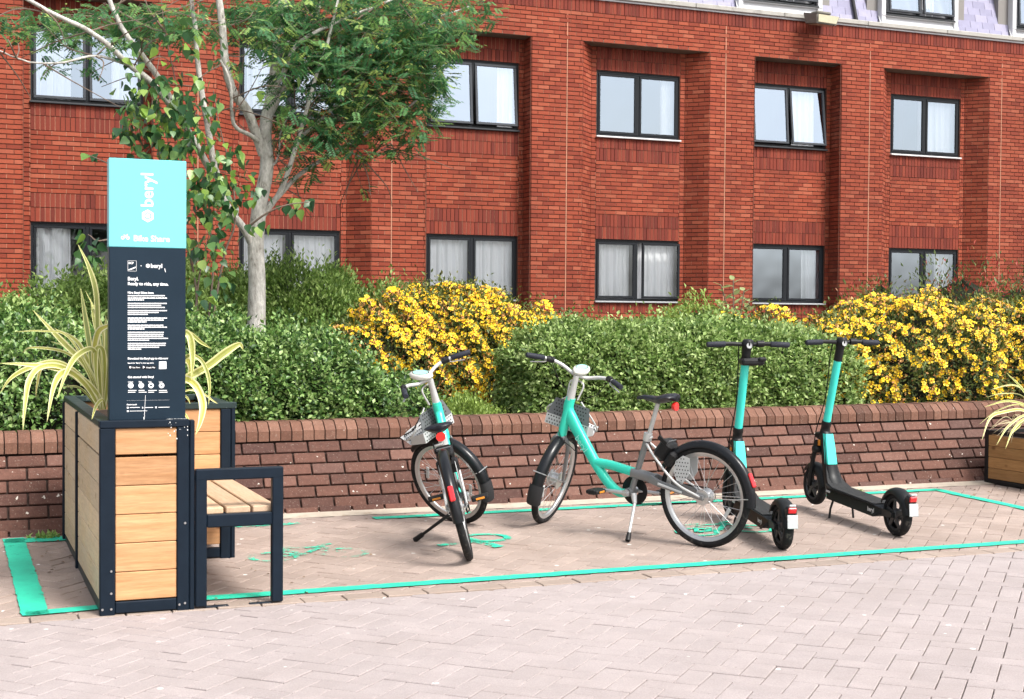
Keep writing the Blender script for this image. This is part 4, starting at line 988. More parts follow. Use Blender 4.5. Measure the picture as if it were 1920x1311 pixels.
    fl = MB(); q0, q1 = R(190), R(214); fender(fl, FA, WR+.026, q0, q1, .046, 8); fl.xf(SM).build('mud_flap', M_flap, ffo, 60)
    fs = MB()
    for sy in (-1, 1): fs.tube([(WB, sy*.056, WR), (WB+(WR+.012)*math.cos(R(176)), sy*.04, WR+(WR+.012)*math.sin(R(176)))], .0024, 5)
    fs.tube([(WB+(WR+.034)*math.cos(R(176)), -.042, WR+(WR+.034)*math.sin(R(176))), (WB+(WR+.034)*math.cos(R(176)), .042, WR+(WR+.034)*math.sin(R(176)))], .0035, 6)
    fs.xf(SM).build('mudguard_stay', M_alu, ffo)
    stem_top = HT+ax*.170
    MB().tube([HT+ax*.008, HT+ax*.05, HT+ax*.12, stem_top], [.026, .022, .0185, .0185], 14).xf(SM).build('stem', M_silver, b, 60)
    hb_ = MB(); bars = {}
    for sy in (-1, 1):
        P = spline([stem_top+np.array([.0, 0, .0]), stem_top+np.array([.060, sy*.05, .006]), stem_top+np.array([.055, sy*.135, .034]), stem_top+np.array([.015, sy*.215, .040]), stem_top+np.array([-.085, sy*.315, .018])], 7); hb_.tube(P, .0115, 10); bars[sy] = P
    hbo = hb_.xf(SM).build('handlebar', M_silver, b, 60)
    for sy in (-1, 1):
        P = bars[sy]; d = P[-1]-P[-2]; d /= np.linalg.norm(d)
        MB().tube([P[-1]-d*.115, P[-1]-d*.11, P[-1]+d*.004, P[-1]+d*.010], [.014, .017, .0175, .014], 10).xf(SM).build('grip', M_grip, hbo, 60)
        q = P[-9]; br = MB().tube([q+np.array([-.005, 0, -.004]), q+np.array([-.03, sy*.028, -.028]), P[-3]+np.array([.02, sy*.02, -.040])], [.009, .007, .006], 6, flat=.6).xf(SM); br.build('brake_lever', M_alu, hbo, 60)
        MB().tube([q-d*.02, q+d*.03], .019, 10).cbox(q+np.array([0, 0, .012]), (.03, .03, .018), .005).xf(SM).build('brake_clamp', M_plast, hbo, 40)
    # oval display pod on the stem
    pc = stem_top+np.array([.055, 0, .040]); tl = R(-20); pv, nP = [], 20
    for r_, z in ((0, -.024), (.55, -.022), (.9, -.012), (1, .002), (.92, .016), (.74, .022)):
        for k in range(nP): a = 2*math.pi*k/nP; pv.append((pc[0]+.088*r_*math.cos(a)*math.cos(tl)+z*math.sin(tl), pc[1]+.048*r_*math.sin(a), pc[2]+z*math.cos(tl)-.088*r_*math.cos(a)*math.sin(tl)))
    po = MB().add(pv, [(i*nP+k, i*nP+(k+1) % nP, (i+1)*nP+(k+1) % nP, (i+1)*nP+k) for i in range(5) for k in range(nP)]).xf(SM).build('display_pod', M_pod, hbo, 50)
    MB().add([(pc[0]+.055*math.cos(a)*math.cos(tl)+.0225*math.sin(tl), pc[1]+.030*math.sin(a), pc[2]+.0225*math.cos(tl)-.055*math.cos(a)*math.sin(tl)) for a in np.linspace(0, 2*math.pi, nP, endpoint=False)], [tuple(range(nP))]).xf(SM).build('display_top', M_podteal, hbo)
    # front carrier: bent white perforated tray in a wire hoop
    k0 = HT+np.array([.060, 0, -.135]); tr = MB(); W_ = .145
    prof = [(.0, .125), (.012, .02), (.03, -.045), (.16, -.030), (.215, .035)]
    bk = MB()
    for si_, (a, c) in enumerate(zip(prof[:-1], prof[1:])):
      T_ = bk if si_ == 0 else tr
      T_.add([k0+np.array([x, y*(1 if z < .1 else .8), z]) for x, z, y in ((a[0], a[1], -W_), (c[0], c[1], -W_), (c[0], c[1], W_), (a[0], a[1], W_))], [(0, 1, 2, 3)]); T_.add([k0+np.array([x+.003, y*(1 if z < .1 else .8), z+.003]) for x, z, y in ((a[0], a[1], -W_), (c[0], c[1], -W_), (c[0], c[1], W_), (a[0], a[1], W_))], [(3, 2, 1, 0)])
    for sy in (-1, 1): tr.add([k0+np.array([x, sy*(W_ if z < .1 else W_*.8), z]) for x, z in ((.012, .02), (.03, -.045), (.16, -.030), (.13, .02))], [(0, 1, 2, 3)])
    tro = tr.xf(SM).build('front_carrier', M_rackw, b); bk.xf(SM).build('carrier_back', M_wire, tro)
    hl = MB()
    for seg_i, (a, c) in enumerate(zip(prof[:-1], prof[1:])):
        ln = math.hypot(c[0]-a[0], c[1]-a[1]); nx_ = max(2, int(ln/.018)); nrm = np.array([-(c[1]-a[1]), 0, c[0]-a[0]])/ln
        for i in range(nx_):
            for j in range(-8, 9):
                u = (i+.5)/nx_; p = k0+np.array([a[0]+(c[0]-a[0])*u, j*.0185+(i % 2)*.009, a[1]+(c[1]-a[1])*u])
                if abs(p[1]) > W_*.9*(.82 if seg_i == 0 else 1): continue
                dd = np.array([c[0]-a[0], 0, c[1]-a[1]])/ln
                for s_ in (.0042, -.0012): hl.add([p+nrm*s_+.0052*(math.cos(t_)*dd+math.sin(t_)*np.array([0, 1, 0])) for t_ in np.linspace(0, 2*math.pi, 7)[:-1]], [tuple(range(6))])
    hl.xf(SM).build('perforations', M_plast, tro)
    hp = MB().tube(spline([k0+np.array([.0, -.05, .15]), k0+np.array([.05, -W_-.02, .05]), k0+np.array([.17, -W_-.01, .01]), k0+np.array([.225, -.08, .035]), k0+np.array([.225, .08, .035]), k0+np.array([.17, W_+.01, .01]), k0+np.array([.05, W_+.02, .05]), k0+np.array([.0, .05, .15])], 6), .0055, 8)
    hp.tube(spline([HT+ax*.02+np.array([.03, .035, 0]), HT+ax*.12+np.array([.05, .045, 0]), HT+ax*.13+np.array([.05, 0, .01]), HT+ax*.12+np.array([.05, -.045, 0]), HT+ax*.02+np.array([.03, -.035, 0])], 6), .006, 8)
    hp.xf(SM).build('carrier_hoop', M_silver, tro, 60)
    cb = MB()
    for y in (-.07, .03, .11): cb.tube([k0+np.array([.012, y*.6, .13]), k0+np.array([.12, y, .05]), k0+np.array([.22, y, .035])], .004, 6)
    cb.xf(SM).build('elastic_cord', M_cable, tro)
    cbl = MB()
    for sy in (-1, 1):
        P = bars[sy][-9]; pw = (SM@np.array([*P, 1]))[:3]; kk = (SM@np.array([*(HT+np.array([.10, sy*.05, .03])), 1]))[:3]
        cbl.tube(spline([pw, (pw+kk)/2+np.array([0, 0, -.03]), kk, HBm+np.array([.0, sy*.028, .03]), HBm+np.array([-.12, sy*.027, -.08])], 6), .003, 5)
    cbl.build('brake_cable', M_cable, b)
    return b
bicycle('teal bicycle seen from behind, front wheel turned left, saddle set low', (2.664, 7.114, gz(7.11)), R(70.2), R(14.5), R(48), .725, 'parked hire bicycles')
bicycle('teal step-through bicycle seen side on, front wheel turned away, saddle set high', (4.10, 7.055, gz(7.05)), R(119.5), R(3.5), R(-76), .865, 'parked hire bicycles')
# ================================================================== electric scooters
M_sctop = pm('scooter_black', (.011, .012, .013), .40, var=.2, scale=12., dirt=((.10, .10, .10), 30., .68)); M_mat = pm('grip_mat', (.030, .030, .031), .85, var=.3, bmp=1., bscale=220.)
M_plate = pm('number_plate', (.42, .43, .435), .45, var=.25, scale=40.); M_stemteal = pm('scooter_teal', (.045, .66, .56), .30, var=.06, scale=6., coat=.4, dirt=((.06, .25, .22), 40., .72)); M_hubg = pm('hub_grey', (.05, .05, .052), .45, .4, var=.2)
M_logo = pm('deck_print', (.60, .62, .62), .5)
SR, SWB = .134, 1.06
def scooter(label, loc, heading, lift, clamp, group):
    s = thing('electric_scooter', label, 'scooter', loc, None, group)
    s.matrix_world = Matrix.Translation(loc) @ Matrix.Rotation(heading, 4, 'Z') @ Matrix.Rotation(-math.asin(lift/SWB), 4, 'Y')
    for nm, x in (('rear_wheel', 0.), ('front_wheel', SWB)):
        pr = [(SR-.034, -.026), (SR-.012, -.028), (SR-.003, -.018), (SR, 0), (SR-.003, .018), (SR-.012, .028), (SR-.034, .026)]
        w_ = MB().lathe(pr, (x, 0, SR), 'y', 40).build(nm, M_tyre, s, 60)
        d = MB()
        for sy in (-1, 1):
            d.lathe([(SR-.034, sy*.022), (SR-.044, sy*.026), (SR-.050, sy*.016)], (x, 0, SR), 'y', 32)
            for q in range(5):
                a = 2*math.pi*q/5+.3; d.tube([(x+.03*math.cos(a), sy*.022, SR+.03*math.sin(a)), (x+(SR-.044)*math.cos(a), sy*.020, SR+(SR-.044)*math.sin(a))], [.018, .012], 6, flat=.5, upv=(0, 1, 0))
            d.lathe([(0, sy*.034), (.026, sy*.034), (.036, sy*.022), (.036, 0)], (x, 0, SR), 'y', 20)
        d.build('rim', M_hubg, w_, 40)
    # deck
    top = [(.105, .150), (.155, .168), (.70, .176), (.775, .196)]; bot = [(.80, .150), (.76, .098), (.16, .092), (.10, .118)]
    dk = MB(); poly = top+bot; hw = .078; n = len(poly)
    V = [(x, sy*(hw if .14 < x < .78 else hw*.62), z) for sy in (-1, 1) for x, z in poly]
    dk.add(V, [tuple(range(n)), tuple(range(n, 2*n))[::-1]]+[(i, n+i, n+(i+1) % n, (i+1) % n) for i in range(n)]); dko = dk.build('deck', M_sctop, s)
    mt = MB(); T_ = [(.165, .1695), (.70, .1775), (.765, .196), (.80, .225), (.83, .275), (.85, .33)]; ws = [.070, .070, .066, .056, .046, .036]
    V = [(x, sy*w_, z+.0035) for (x, z), w_ in zip(T_, ws) for sy in (-1, 1)]; mt.add(V, [(2*i, 2*i+2, 2*i+3, 2*i+1) for i in range(len(T_)-1)]); mt.build('grip_mat', M_mat, dko)
    for sy in (-1, 1):
        MB().cbox((.735, sy*.0795, .150), (.055, .004, .014), .001).build('side_reflector', M_plate, dko)
        tx = text('lettering', 'beryl', .040, 0, 0, M_logo, dko, .0008); tx.matrix_local = Matrix(((-sy*1., 0, 0, .225 if sy > 0 else .135), (0, 0, sy*1., sy*.0795), (0, 1, 0, .120), (0, 0, 0, 1)))
    # swing arms to the rear wheel
    for sy in (-1, 1): MB().prism([(.13, .155), (.18, .16), (.18, .10), (.12, .105), (-.025, .118), (-.025, .15)], sy*.042-.008, sy*.042+.008).lathe([(0, sy*.056), (.018, sy*.056), (.02, sy*.048)], (0, 0, SR), 'y', 14).build('rear_arm', M_sctop, dko)
    # rear fender with light and plate
    fm = MB(); fender(fm, (0, 0, SR), SR+.022, R(22), R(172), .044, 20); 
    fo = fm.build('rear_fender', M_sctop, s, 60); fo.scale = (1, 1, 1)
    pv = []
    fb = MB().cbox((-.137, 0, .232), (.055, .062, .085), .012, M=np.array(Matrix.Rotation(R(-14), 3, 'Y'))); fb.build('light_housing', M_sctop, fo)
    MB().cbox((-.167, 0, .256), (.014, .048, .036), .005, M=np.array(Matrix.Rotation(R(-14), 3, 'Y'))).build('rear_light', M_red, fo); MB().cbox((-.170, 0, .284), (.012, .040, .014), .004, M=np.array(Matrix.Rotation(R(-14), 3, 'Y'))).build('light_cap', M_plate, fo)
    MB().cbox((-.178, 0, .193), (.006, .062, .078), .003, M=np.array(Matrix.Rotation(R(8), 3, 'Y'))).build('number_plate', M_plate, fo)
    # neck: black column with teal face, rising forward from the deck
    J = np.array([.955, 0, .515]); TP = np.array([.815, 0, 1.02]); ax = (TP-J)/np.linalg.norm(TP-J)
    nk = MB(); loftbox(nk, spline([(.775, 0, .150), (.835, 0, .22), (.880, 0, .33), (.915, 0, .445), J+np.array([0, 0, -.01])], 5), np.interp(np.arange(21), [0, 6, 20], [.062, .046, .034]), np.interp(np.arange(21), [0, 6, 20], [.045, .042, .040])); nk.build('neck', M_sctop, s, 50)
    tf = MB(); path = spline([(.838, 0, .315), (.858, 0, .385), (.880, 0, .460), (.897, 0, .512)], 4); tv = []
    for i, p in enumerate(path):
        w_ = np.interp(i, [0, 6, 12], [.040, .037, .031]); 
        tv += [p+np.array([.022, -w_-.002, 0]), p+np.array([-.008, -w_*.85, 0]), p+np.array([-.012, 0, 0]), p+np.array([-.008, w_*.85, 0]), p+np.array([.022, w_+.002, 0])]
    tfo = tf.add(tv, [(i*5+k, i*5+k+1, (i+1)*5+k+1, (i+1)*5+k) for i in range(len(path)-1) for k in range(4)]).build('neck_panel', M_stemteal, s, 60)
    # lettering on the neck panel, fork, front fender
    MB().tube([J-ax*.01, J+ax*.015, J+ax*.02, J+ax*.05, J+ax*.055, J+ax*.085], [.034, .034, .031, .031, .034, .032], 16).build('hinge', M_plast, s, 40)
    MB().tube([J+ax*.083, TP], .0265, 18).build('stem', M_stemteal, s, 60)
    HTp = TP+ax*.125
    MB().tube([TP-ax*.002, TP+ax*.10], .0285, 16).tube([TP+ax*.095, HTp+ax*.01], [.031, .035], 16).build('stem_collar', M_plast, s, 50)
    hb = MB().tube(spline([HTp+np.array([-.02, -.26, .0]), HTp+np.array([-.010, -.12, .006]), HTp, HTp+np.array([-.010, .12, .006]), HTp+np.array([-.02, .26, .0])], 5), .0135, 12); hbo = hb.build('handlebar', M_plast, s, 60)
    for sy in (-1, 1):
        MB().tube([HTp+np.array([-.014, sy*.145, .004]), HTp+np.array([-.014, sy*.148, .004]), HTp+np.array([-.020, sy*.262, 0]), HTp+np.array([-.020, sy*.268, 0])], [.014, .0185, .018, .014], 12).build('grip', M_grip, hbo, 60)
        MB().tube([HTp+np.array([.0, sy*.12, .0]), HTp+np.array([.04, sy*.14, -.004]), HTp+np.array([.035, sy*.24, -.010])], .006, 6).build('brake_lever', M_plast, hbo, 60)
    MB().tube([HTp+np.array([-.01, -.105, .006]), HTp+np.array([-.01, -.06, .006])], .021, 12).build('throttle', M_plast, hbo, 50)
    dsp = MB().lathe([(0, .030), (.026, .028), (.036, .018), (.036, -.010)], tuple(HTp+np.array([-.012, 0, .006])), 'z', 18); dsp.build('display', M_sctop, hbo, 50)
    MB().lathe([(0, 0), (.018, 0), (.019, -.004)], tuple(HTp+np.array([-.047, 0, -.002])), 'x', 14).build('display_badge', M_plate, hbo, 50)
    if clamp: MB().cbox(TP+np.array([-.02, -.035, .012]), (.10, .15, .045), .014).cbox(TP+np.array([-.06, -.09, .03]), (.05, .05, .025), .008).build('phone_cradle', M_plast, s)
    fk = MB()
    for sy in (-1, 1): fk.tube([J+np.array([.03, sy*.038, -.06]), (1.02, sy*.046, .33), (SWB, sy*.046, SR)], [.018, .016, .014], 8)
    fk.tube([J+np.array([.01, 0, -.02]), J+np.array([.045, 0, -.11])], .030, 12); fk.cbox(J+np.array([.045, 0, -.12]), (.06, .12, .05), .012); fk.build('fork', M_sctop, s, 50)
    ff = MB(); fender(ff, (SWB, 0, SR), SR+.018, R(30), R(175), .040, 16); ff.build('front_fender', M_sctop, s, 60)
    MB().lathe([(0, .07), (.022, .068), (.03, .03), (.03, 0)], tuple(J+np.array([.03, 0, -.03])), 'x', 16).build('headlight', M_plast, s, 50)
    MB().cbox(J+np.array([.0, .040, -.07]), (.028, .006, .040), .002).build('side_marker', M_amber, s)
    MB().tube(spline([HTp+np.array([.02, .05, -.01]), TP+np.array([.05, .03, .02]), J+ax*.25+np.array([.04, .02, 0]), J+np.array([.06, .03, .02]), (1.03, .04, .40)], 6), .004, 5).build('brake_cable', M_cable, s)
    drop = .02+lift*.62
    for sy in (-1, 1):
        MB().tube([(.70, sy*.055, .105), (.69, sy*.082, .04), (.685, sy*.092, -drop+.003)], [.008, .007, .008], 8).build('stand_leg', M_plast, s, 50)
    return s
scooter('teal and black electric scooter partly behind the bicycle wheel, with a phone cradle', (4.500, 6.862, gz(6.86)), R(75), .045, True, 'parked electric scooters')
scooter('teal and black electric scooter standing in front of the wall, farthest right', (5.438, 7.026, gz(7.03)), R(83.5), .055, False, 'parked electric scooters')
# ================================================================== planting
MB().quad((-6, 9.40, .46), (26, 9.40, .46), (26, 22.4, .70), (-6, 22.4, .70)).build('planting_bed', M_soil)
struct(bpy.data.objects['planting_bed'])
def leaf_mat(name, stops, trans=.3, rough=.5, spec=.4, sat=None):
    m, t, b = nodes(name); c = ramp(t, tone_node(t), stops); c = mulcol(t, c, noise(t, coords(t, 'World'), 3.5, 3.), .75, 1.25)
    L(t, c, b.inputs['Base Color']); b.inputs['Roughness'].default_value = rough; b.inputs['Specular IOR Level'].default_value = spec
    tr = N(t, 'ShaderNodeBsdfTranslucent'); hv = N(t, 'ShaderNodeHueSaturation'); hv.inputs['Value'].default_value = 1.3; hv.inputs['Hue'].default_value = .497; L(t, c, hv.inputs['Color']); L(t, hv.outputs[0], tr.inputs['Color'])
    mx = N(t, 'ShaderNodeMixShader'); mx.inputs[0].default_value = trans; L(t, b.outputs[0], mx.inputs[1]); L(t, tr.outputs[0], mx.inputs[2]); L(t, mx.outputs[0], t.nodes['Material Output'].inputs[0]); return m
M_hedge = leaf_mat('hedge_leaf', [(0, (.036, .075, .016)), (.3, (.112, .200, .042)), (.62, (.27, .385, .110)), (1, (.46, .56, .25))])
M_dkleaf = leaf_mat('dark_shrub_leaf', [(0, (.018, .050, .013)), (.35, (.060, .140, .030)), (.70, (.17, .30, .070)), (1, (.38, .50, .20))], .25, .38, .5)
M_feather = leaf_mat('light_shrub_leaf', [(0, (.065, .125, .024)), (.45, (.19, .305, .065)), (1, (.40, .52, .17))])
M_hyp = leaf_mat('flowering_shrub_leaf', [(0, (.040, .068, .016)), (.5, (.085, .125, .028)), (.8, (.165, .205, .048)), (1, (.24, .19, .06))], .25)
M_lime = leaf_mat('lime_ground_cover', [(0, (.17, .26, .05)), (1, (.30, .40, .09))])
M_rowan = leaf_mat('rowan_leaf', [(0, (.022, .085, .038)), (.4, (.065, .190, .068)), (.72, (.16, .31, .090)), (1, (.38, .48, .13))], .40, .5, .35)
M_heart = leaf_mat('heart_leaf', [(0, (.018, .060, .024)), (.4, (.040, .115, .038)), (.68, (.115, .23, .075)), (.9, (.20, .33, .045)), (1, (.30, .42, .12))], .35, .35, .5)
M_pale = leaf_mat('pale_broad_leaf', [(0, (.24, .31, .12)), (1, (.38, .43, .20))], .3)
M_photi = leaf_mat('red_tipped_leaf', [(0, (.06, .11, .03)), (.6, (.13, .17, .05)), (.8, (.30, .06, .03)), (1, (.42, .05, .04))], .3)
M_core = pm('shade_core', (.012, .014, .007), .95, var=.5, scale=25.)  # near-black solid hull; deep shade between leaves is put into its colour
def bark_mat():
    m, t, b = nodes('pale_bark'); pos = coords(t, 'World'); n1 = noise(t, pos, 16., 6., .65, (1, 1, .5)); n2 = noise(t, pos, 60., 4., .7, (1, 1, .35))
    c = ramp(t, n1, [(.30, (.12, .105, .09)), (.40, (.42, .40, .36)), (.6, (.62, .60, .56)), (.75, (.34, .35, .26))]); c = mulcol(t, c, n2, .30, 1.42)
    L(t, c, b.inputs['Base Color']); b.inputs['Roughness'].default_value = .9; bump(t, b, n2, .7, .012); return m
M_bark = bark_mat(); M_twig = pm('twig_bark', (.15, .11, .085), .85, var=.4, scale=30., space='World')
def tri_mesh(name, V, F, tone, mat):
    me = bpy.data.meshes.new(name); F = np.asarray(F, np.int32); nF = len(F)
    me.vertices.add(len(V)); me.vertices.foreach_set('co', np.asarray(V, np.float32).ravel()); me.loops.add(nF*3); me.loops.foreach_set('vertex_index', F.ravel())
    me.polygons.add(nF); me.polygons.foreach_set('loop_start', np.arange(0, nF*3, 3, dtype=np.int32)); 
    me.attributes.new('tone', 'FLOAT', 'FACE').data.foreach_set('value', np.asarray(tone, np.float32)); me.materials.append(mat); me.update(calc_edges=True); me.validate(); return me
def unit(v): return v/(np.linalg.norm(v, axis=-1, keepdims=True)+1e-9)
def leaf_geo(P, D, Nn, ln, wd, fold=.18, droop=.15):
    """two-triangle folded leaves; arrays of base points, directions, normals"""
    S = unit(np.cross(D, Nn)); Nn = unit(np.cross(S, D)); ln = ln[:, None]; wd = wd[:, None]
    mid = P+D*ln*.45; V = np.stack([P, mid+S*wd*.5+Nn*wd*fold, P+D*ln-Nn*ln*droop, mid-S*wd*.5+Nn*wd*fold], 1).reshape(-1, 3)
    i = np.arange(len(P))[:, None]*4; F = np.concatenate([i+np.array([0, 1, 2]), i+np.array([0, 2, 3])], 1).reshape(-1, 3); return V, F
def blob_points(blobs, n, p=2.3, lump=.08, cull=True):
    """random points on a lumpy union of super-ellipsoids, with outward normals"""
    B = np.array(blobs, float); A = B[:, 3]*B[:, 5]+B[:, 3]*B[:, 4]+B[:, 4]*B[:, 5]; k = rng.choice(len(B), n*3, p=A/A.sum()); d = unit(rng.normal(size=(n*3, 3))); c, r_ = B[k, :3], B[k, 3:6]
    s = (np.abs(d/r_)**p).sum(1)**(-1/p); q = d*s[:, None]; nr = unit(np.sign(q)*np.abs(q/r_)**(p-1)/r_)
    ph = (c+q)*7.; lumpv = lump*(np.sin(ph[:, 0]*1.3+k)*np.sin(ph[:, 1]*1.1+2)+.7*np.sin(ph[:, 0]*2.9+ph[:, 2]*2.3)+.4*np.sin(ph[:, 0]*6.1+1)*np.sin(ph[:, 2]*5.3))
    P = c+q+nr*lumpv[:, None]*.6; ok = P[:, 2] > .42
    for j in range(len(B)):
        ins = (np.abs((P-B[j, :3])/B[j, 3:6])**p).sum(1) < .80; ok &= ~(ins & (k != j))
    if cull: v = unit(P-np.array([0, 0, CAMZ])); ok &= (nr*v).sum(1) < .40
    return P[ok][:n], nr[ok][:n]
def shrub(label, cat, blobs, ncl, per, leaf, wratio, mat, sigma=.05, p=2.3, lump=.10, name='shrub', core=.86, group=None, up=.35, kind=None, depth=.05):
    c0 = np.array(blobs, float)[:, :2].mean(0); root = thing(name, label, cat, (c0[0], c0[1], .5), None, group)
    off = np.array([c0[0], c0[1], .5])
    P, Nn = blob_points(blobs, ncl, p, lump); m = len(P)
    P = P-Nn*np.abs(rng.normal(0, depth, m))[:, None]; ol = rng.random(m) < (.015 if p > 3 else .045); P[ol] += (Nn[ol]*.5+np.array([0, 0, .6]))*rng.uniform(.04, .15, (ol.sum(), 1)); tn = np.clip(rng.normal(.45, .26, m), 0, .99)
    Q = np.repeat(P, per, 0); Nq = np.repeat(Nn, per, 0); T = np.repeat(tn, per); off_ = rng.normal(0, sigma, Q.shape); Q = Q+off_
    D = unit(Nq*.8+unit(rng.normal(size=Q.shape))*.95+np.array([0, 0, up])); Nl = unit(np.array([0, 0, .9])+Nq*.5+rng.normal(0, .55, Q.shape))
    ln = leaf*rng.uniform(.5, 1.45, len(Q)); V, F = leaf_geo(Q-off, D, Nl, ln, ln*wratio); tone = np.repeat(np.clip(T+rng.normal(0, .16, len(T)), 0, .999), 2)
    fo = link('foliage', tri_mesh('foliage', V, F, tone, mat), root); stuff(fo)
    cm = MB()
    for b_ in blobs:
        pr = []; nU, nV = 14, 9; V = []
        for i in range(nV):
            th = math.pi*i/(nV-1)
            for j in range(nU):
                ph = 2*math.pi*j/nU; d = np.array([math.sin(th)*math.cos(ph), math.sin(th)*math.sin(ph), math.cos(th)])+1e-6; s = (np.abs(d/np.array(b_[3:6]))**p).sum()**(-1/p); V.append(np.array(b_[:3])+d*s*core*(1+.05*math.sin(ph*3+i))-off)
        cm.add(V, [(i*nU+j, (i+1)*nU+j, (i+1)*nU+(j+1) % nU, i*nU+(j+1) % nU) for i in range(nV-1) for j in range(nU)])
    cm.build('shade_core', M_core, root, True)
    return root, off
# clipped hedge, dark shrubs along the wall, light shrubs behind
shrub('clipped light green hedge behind the wall, between the two yellow bushes', 'hedge', [(5.86, 10.22, .76, 1.42, .66, .505), (4.78, 10.16, .74, .60, .60, .525)], 11000, 7, .034, .60, M_hedge, .030, 3.4, .055, 'hedge', .84, depth=.04)
shrub('dark glossy green shrub between the planter and the yellow bush', 'shrub', [(1.75, 10.05, .74, .80, .60, .50), (2.36, 10.0, .70, .58, .52, .46), (2.90, 9.86, .56, .48, .40, .30)], 6500, 7, .034, .62, M_dkleaf, .035, 2.4, .12)
shrub('dark shrub at the left edge behind the variegated plant', 'shrub', [(-.25, 9.9, .74, .85, .70, .54), (.72, 9.95, .72, .62, .60, .50), (.25, 10.4, .88, .6, .5, .46)], 4200, 7, .036, .6, M_dkleaf, .04, 2.3, .14)
shrub('pale feathery shrub right of the tree trunk under the window', 'shrub', [(3.15, 12.9, .98, .66, .55, .78), (3.80, 12.8, .92, .52, .5, .58), (2.55, 13.0, .95, .62, .5, .74)], 8500, 8, .042, .45, M_feather, .055, 2., .20, up=1.0, core=.72)
shrub('light green shrub behind the trunk and the sign', 'shrub', [(1.85, 12.7, 1.0, .62, .5, .78), (1.35, 12.9, .9, .5, .5, .78)], 5500, 8, .042, .5, M_feather, .05, 2., .2, up=.7, core=.74)
shrub('mixed green shrub under the far left window', 'shrub', [(.95, 12.6, 1.0, .45, .5, .62), (.45, 12.2, .9, .6, .5, .52), (-.3, 12.2, .9, .6, .5, .50)], 2800, 7, .045, .5, M_feather, .05, 2., .2, up=.6, core=.7)
shrub('low lime green ground cover in the gap between shrubs', 'plant', [(3.58, 9.80, .49, .44, .26, .185), (3.30, 9.72, .48, .34, .22, .16)], 1300, 8, .024, .5, M_lime, .028, 2., .08, 'ground_cover', .8, up=.9)
# ------------------------------------------------------------------ yellow flowering bushes
M_petal = pm('yellow_petal', (.90, .60, .015), .5, var=.15, scale=12., space='World', tonevar=.28); M_stamen = pm('stamen_orange', (.62, .22, .02), .6, var=.2); M_bud = pm('orange_bud', (.80, .42, .16), .6, var=.25, tonevar=.3)
def flower_geo(r_=1.):
    V, F, mi = [], [], []
    for k in range(5):
        a = 2*math.pi*k/5
        for da, rr, z in ((-.20, .25, .02), (-.50, .78, .16), (-.18, 1., .12), (.30, 1.02, .10), (.55, .74, .18), (.20, .25, .02)): V.append((r_*rr*math.cos(a+da), r_*rr*math.sin(a+da), r_*z))
        F.append(tuple(k*6+i for i in range(6))); mi.append(0)
    b = len(V)
    for k in range(6): V.append((r_*.27*math.cos(k*math.pi/3), r_*.27*math.sin(k*math.pi/3), r_*.06))
    V.append((0, 0, r_*.30)); F += [(b+k, b+(k+1) % 6, b+6) for k in range(6)]; mi += [1]*6
    return np.array(V), F, mi
def flower_mesh(name, r_):
    V, F, mi = flower_geo(r_); me = bpy.data.meshes.new(name); me.from_pydata(V.tolist(), [], F); me.attributes.new('tone', 'FLOAT', 'FACE')
    me.materials.append(M_petal); me.materials.append(M_stamen); me.polygons.foreach_set('material_index', mi); me.update(); return me
def flower_bush(label, blobs, ncl, nfl, size, group):
    root, off = shrub(label, 'bush', blobs, ncl, 7, .042, .42, M_hyp, .045, 2.3, .14, 'flowering_bush', .86, group)
    P, Nn = blob_points(blobs, nfl*9, 2.3, .14); v = unit(P-np.array([0, 0, CAMZ])); w_ = rng.random(len(P)) < np.clip(.45+.75*(P[:, 2]-.75), .10, 1.)*np.clip(.85+.50*np.sin(P[:, 0]*9+P[:, 2]*7)*np.sin(P[:, 2]*11-P[:, 1]*5), .25, 1.); P, Nn = P[w_][:nfl], Nn[w_][:nfl]
    d = unit(P-np.array([0, 0, CAMZ])); vis = -(Nn*d).sum(1); order = np.argsort(np.linalg.norm(P-np.array([0, 0, CAMZ]), axis=1)-vis*2.)
    meshes = [flower_mesh('flower', size*s) for s in (.62, .82, 1., 1.25)]; restV, restF, rm, n0 = [], [], [], 0
    for c, i in enumerate(order):
        ax = unit(Nn[i]*.8-d[i]*.45+rng.normal(0, .35, 3)+np.array([0, 0, .25])); q = Vector(ax).to_track_quat('Z', 'Y'); p = P[i]+Nn[i]*rng.uniform(.0, .035)-off
        if c < 295:
            o = link('flower', meshes[rng.integers(4)], root); o.matrix_local = Matrix.Translation(p) @ q.to_matrix().to_4x4() @ Matrix.Rotation(rng.uniform(0, 6), 4, 'Z')
        else:
            V, F, mi = flower_geo(size*rng.uniform(.7, 1.1)); V = V@np.array(q.to_matrix()).T+p; restV.append(V); restF += [tuple(a+n0 for a in f) for f in F]; rm += mi; n0 += len(V)
    if restV:
        me = bpy.data.meshes.new('flowers'); me.from_pydata(np.concatenate(restV).tolist(), [], restF); me.materials.append(M_petal); me.materials.append(M_stamen); me.polygons.foreach_set('material_index', rm)
        me.attributes.new('tone', 'FLOAT', 'FACE').data.foreach_set('value', rng.random(len(restF)).astype(np.float32)); me.update(); stuff(link('flowers', me, root))
    # spent buds and pale young tips
    B, Nb = blob_points(blobs, nfl*3, 2.3, .14); m = len(B); Dd = unit(Nb+rng.normal(0, .5, B.shape)+np.array([0, 0, .5])); ln = rng.uniform(.018, .036, m); V, F = leaf_geo(B-off, Dd, unit(rng.normal(size=B.shape)), ln, ln*.6); stuff(link('buds', tri_mesh('buds', V, F, np.repeat(rng.random(m), 2), M_bud), root))
flower_bush('round bush covered in yellow flowers behind the two bicycles', [(4.12, 11.6, .82, .95, .72, .72), (4.92, 11.55, .72, .62, .62, .60), (3.50, 11.40, .76, .52, .55, .60)], 4200, 4200, .0225, 'yellow flowering bushes')
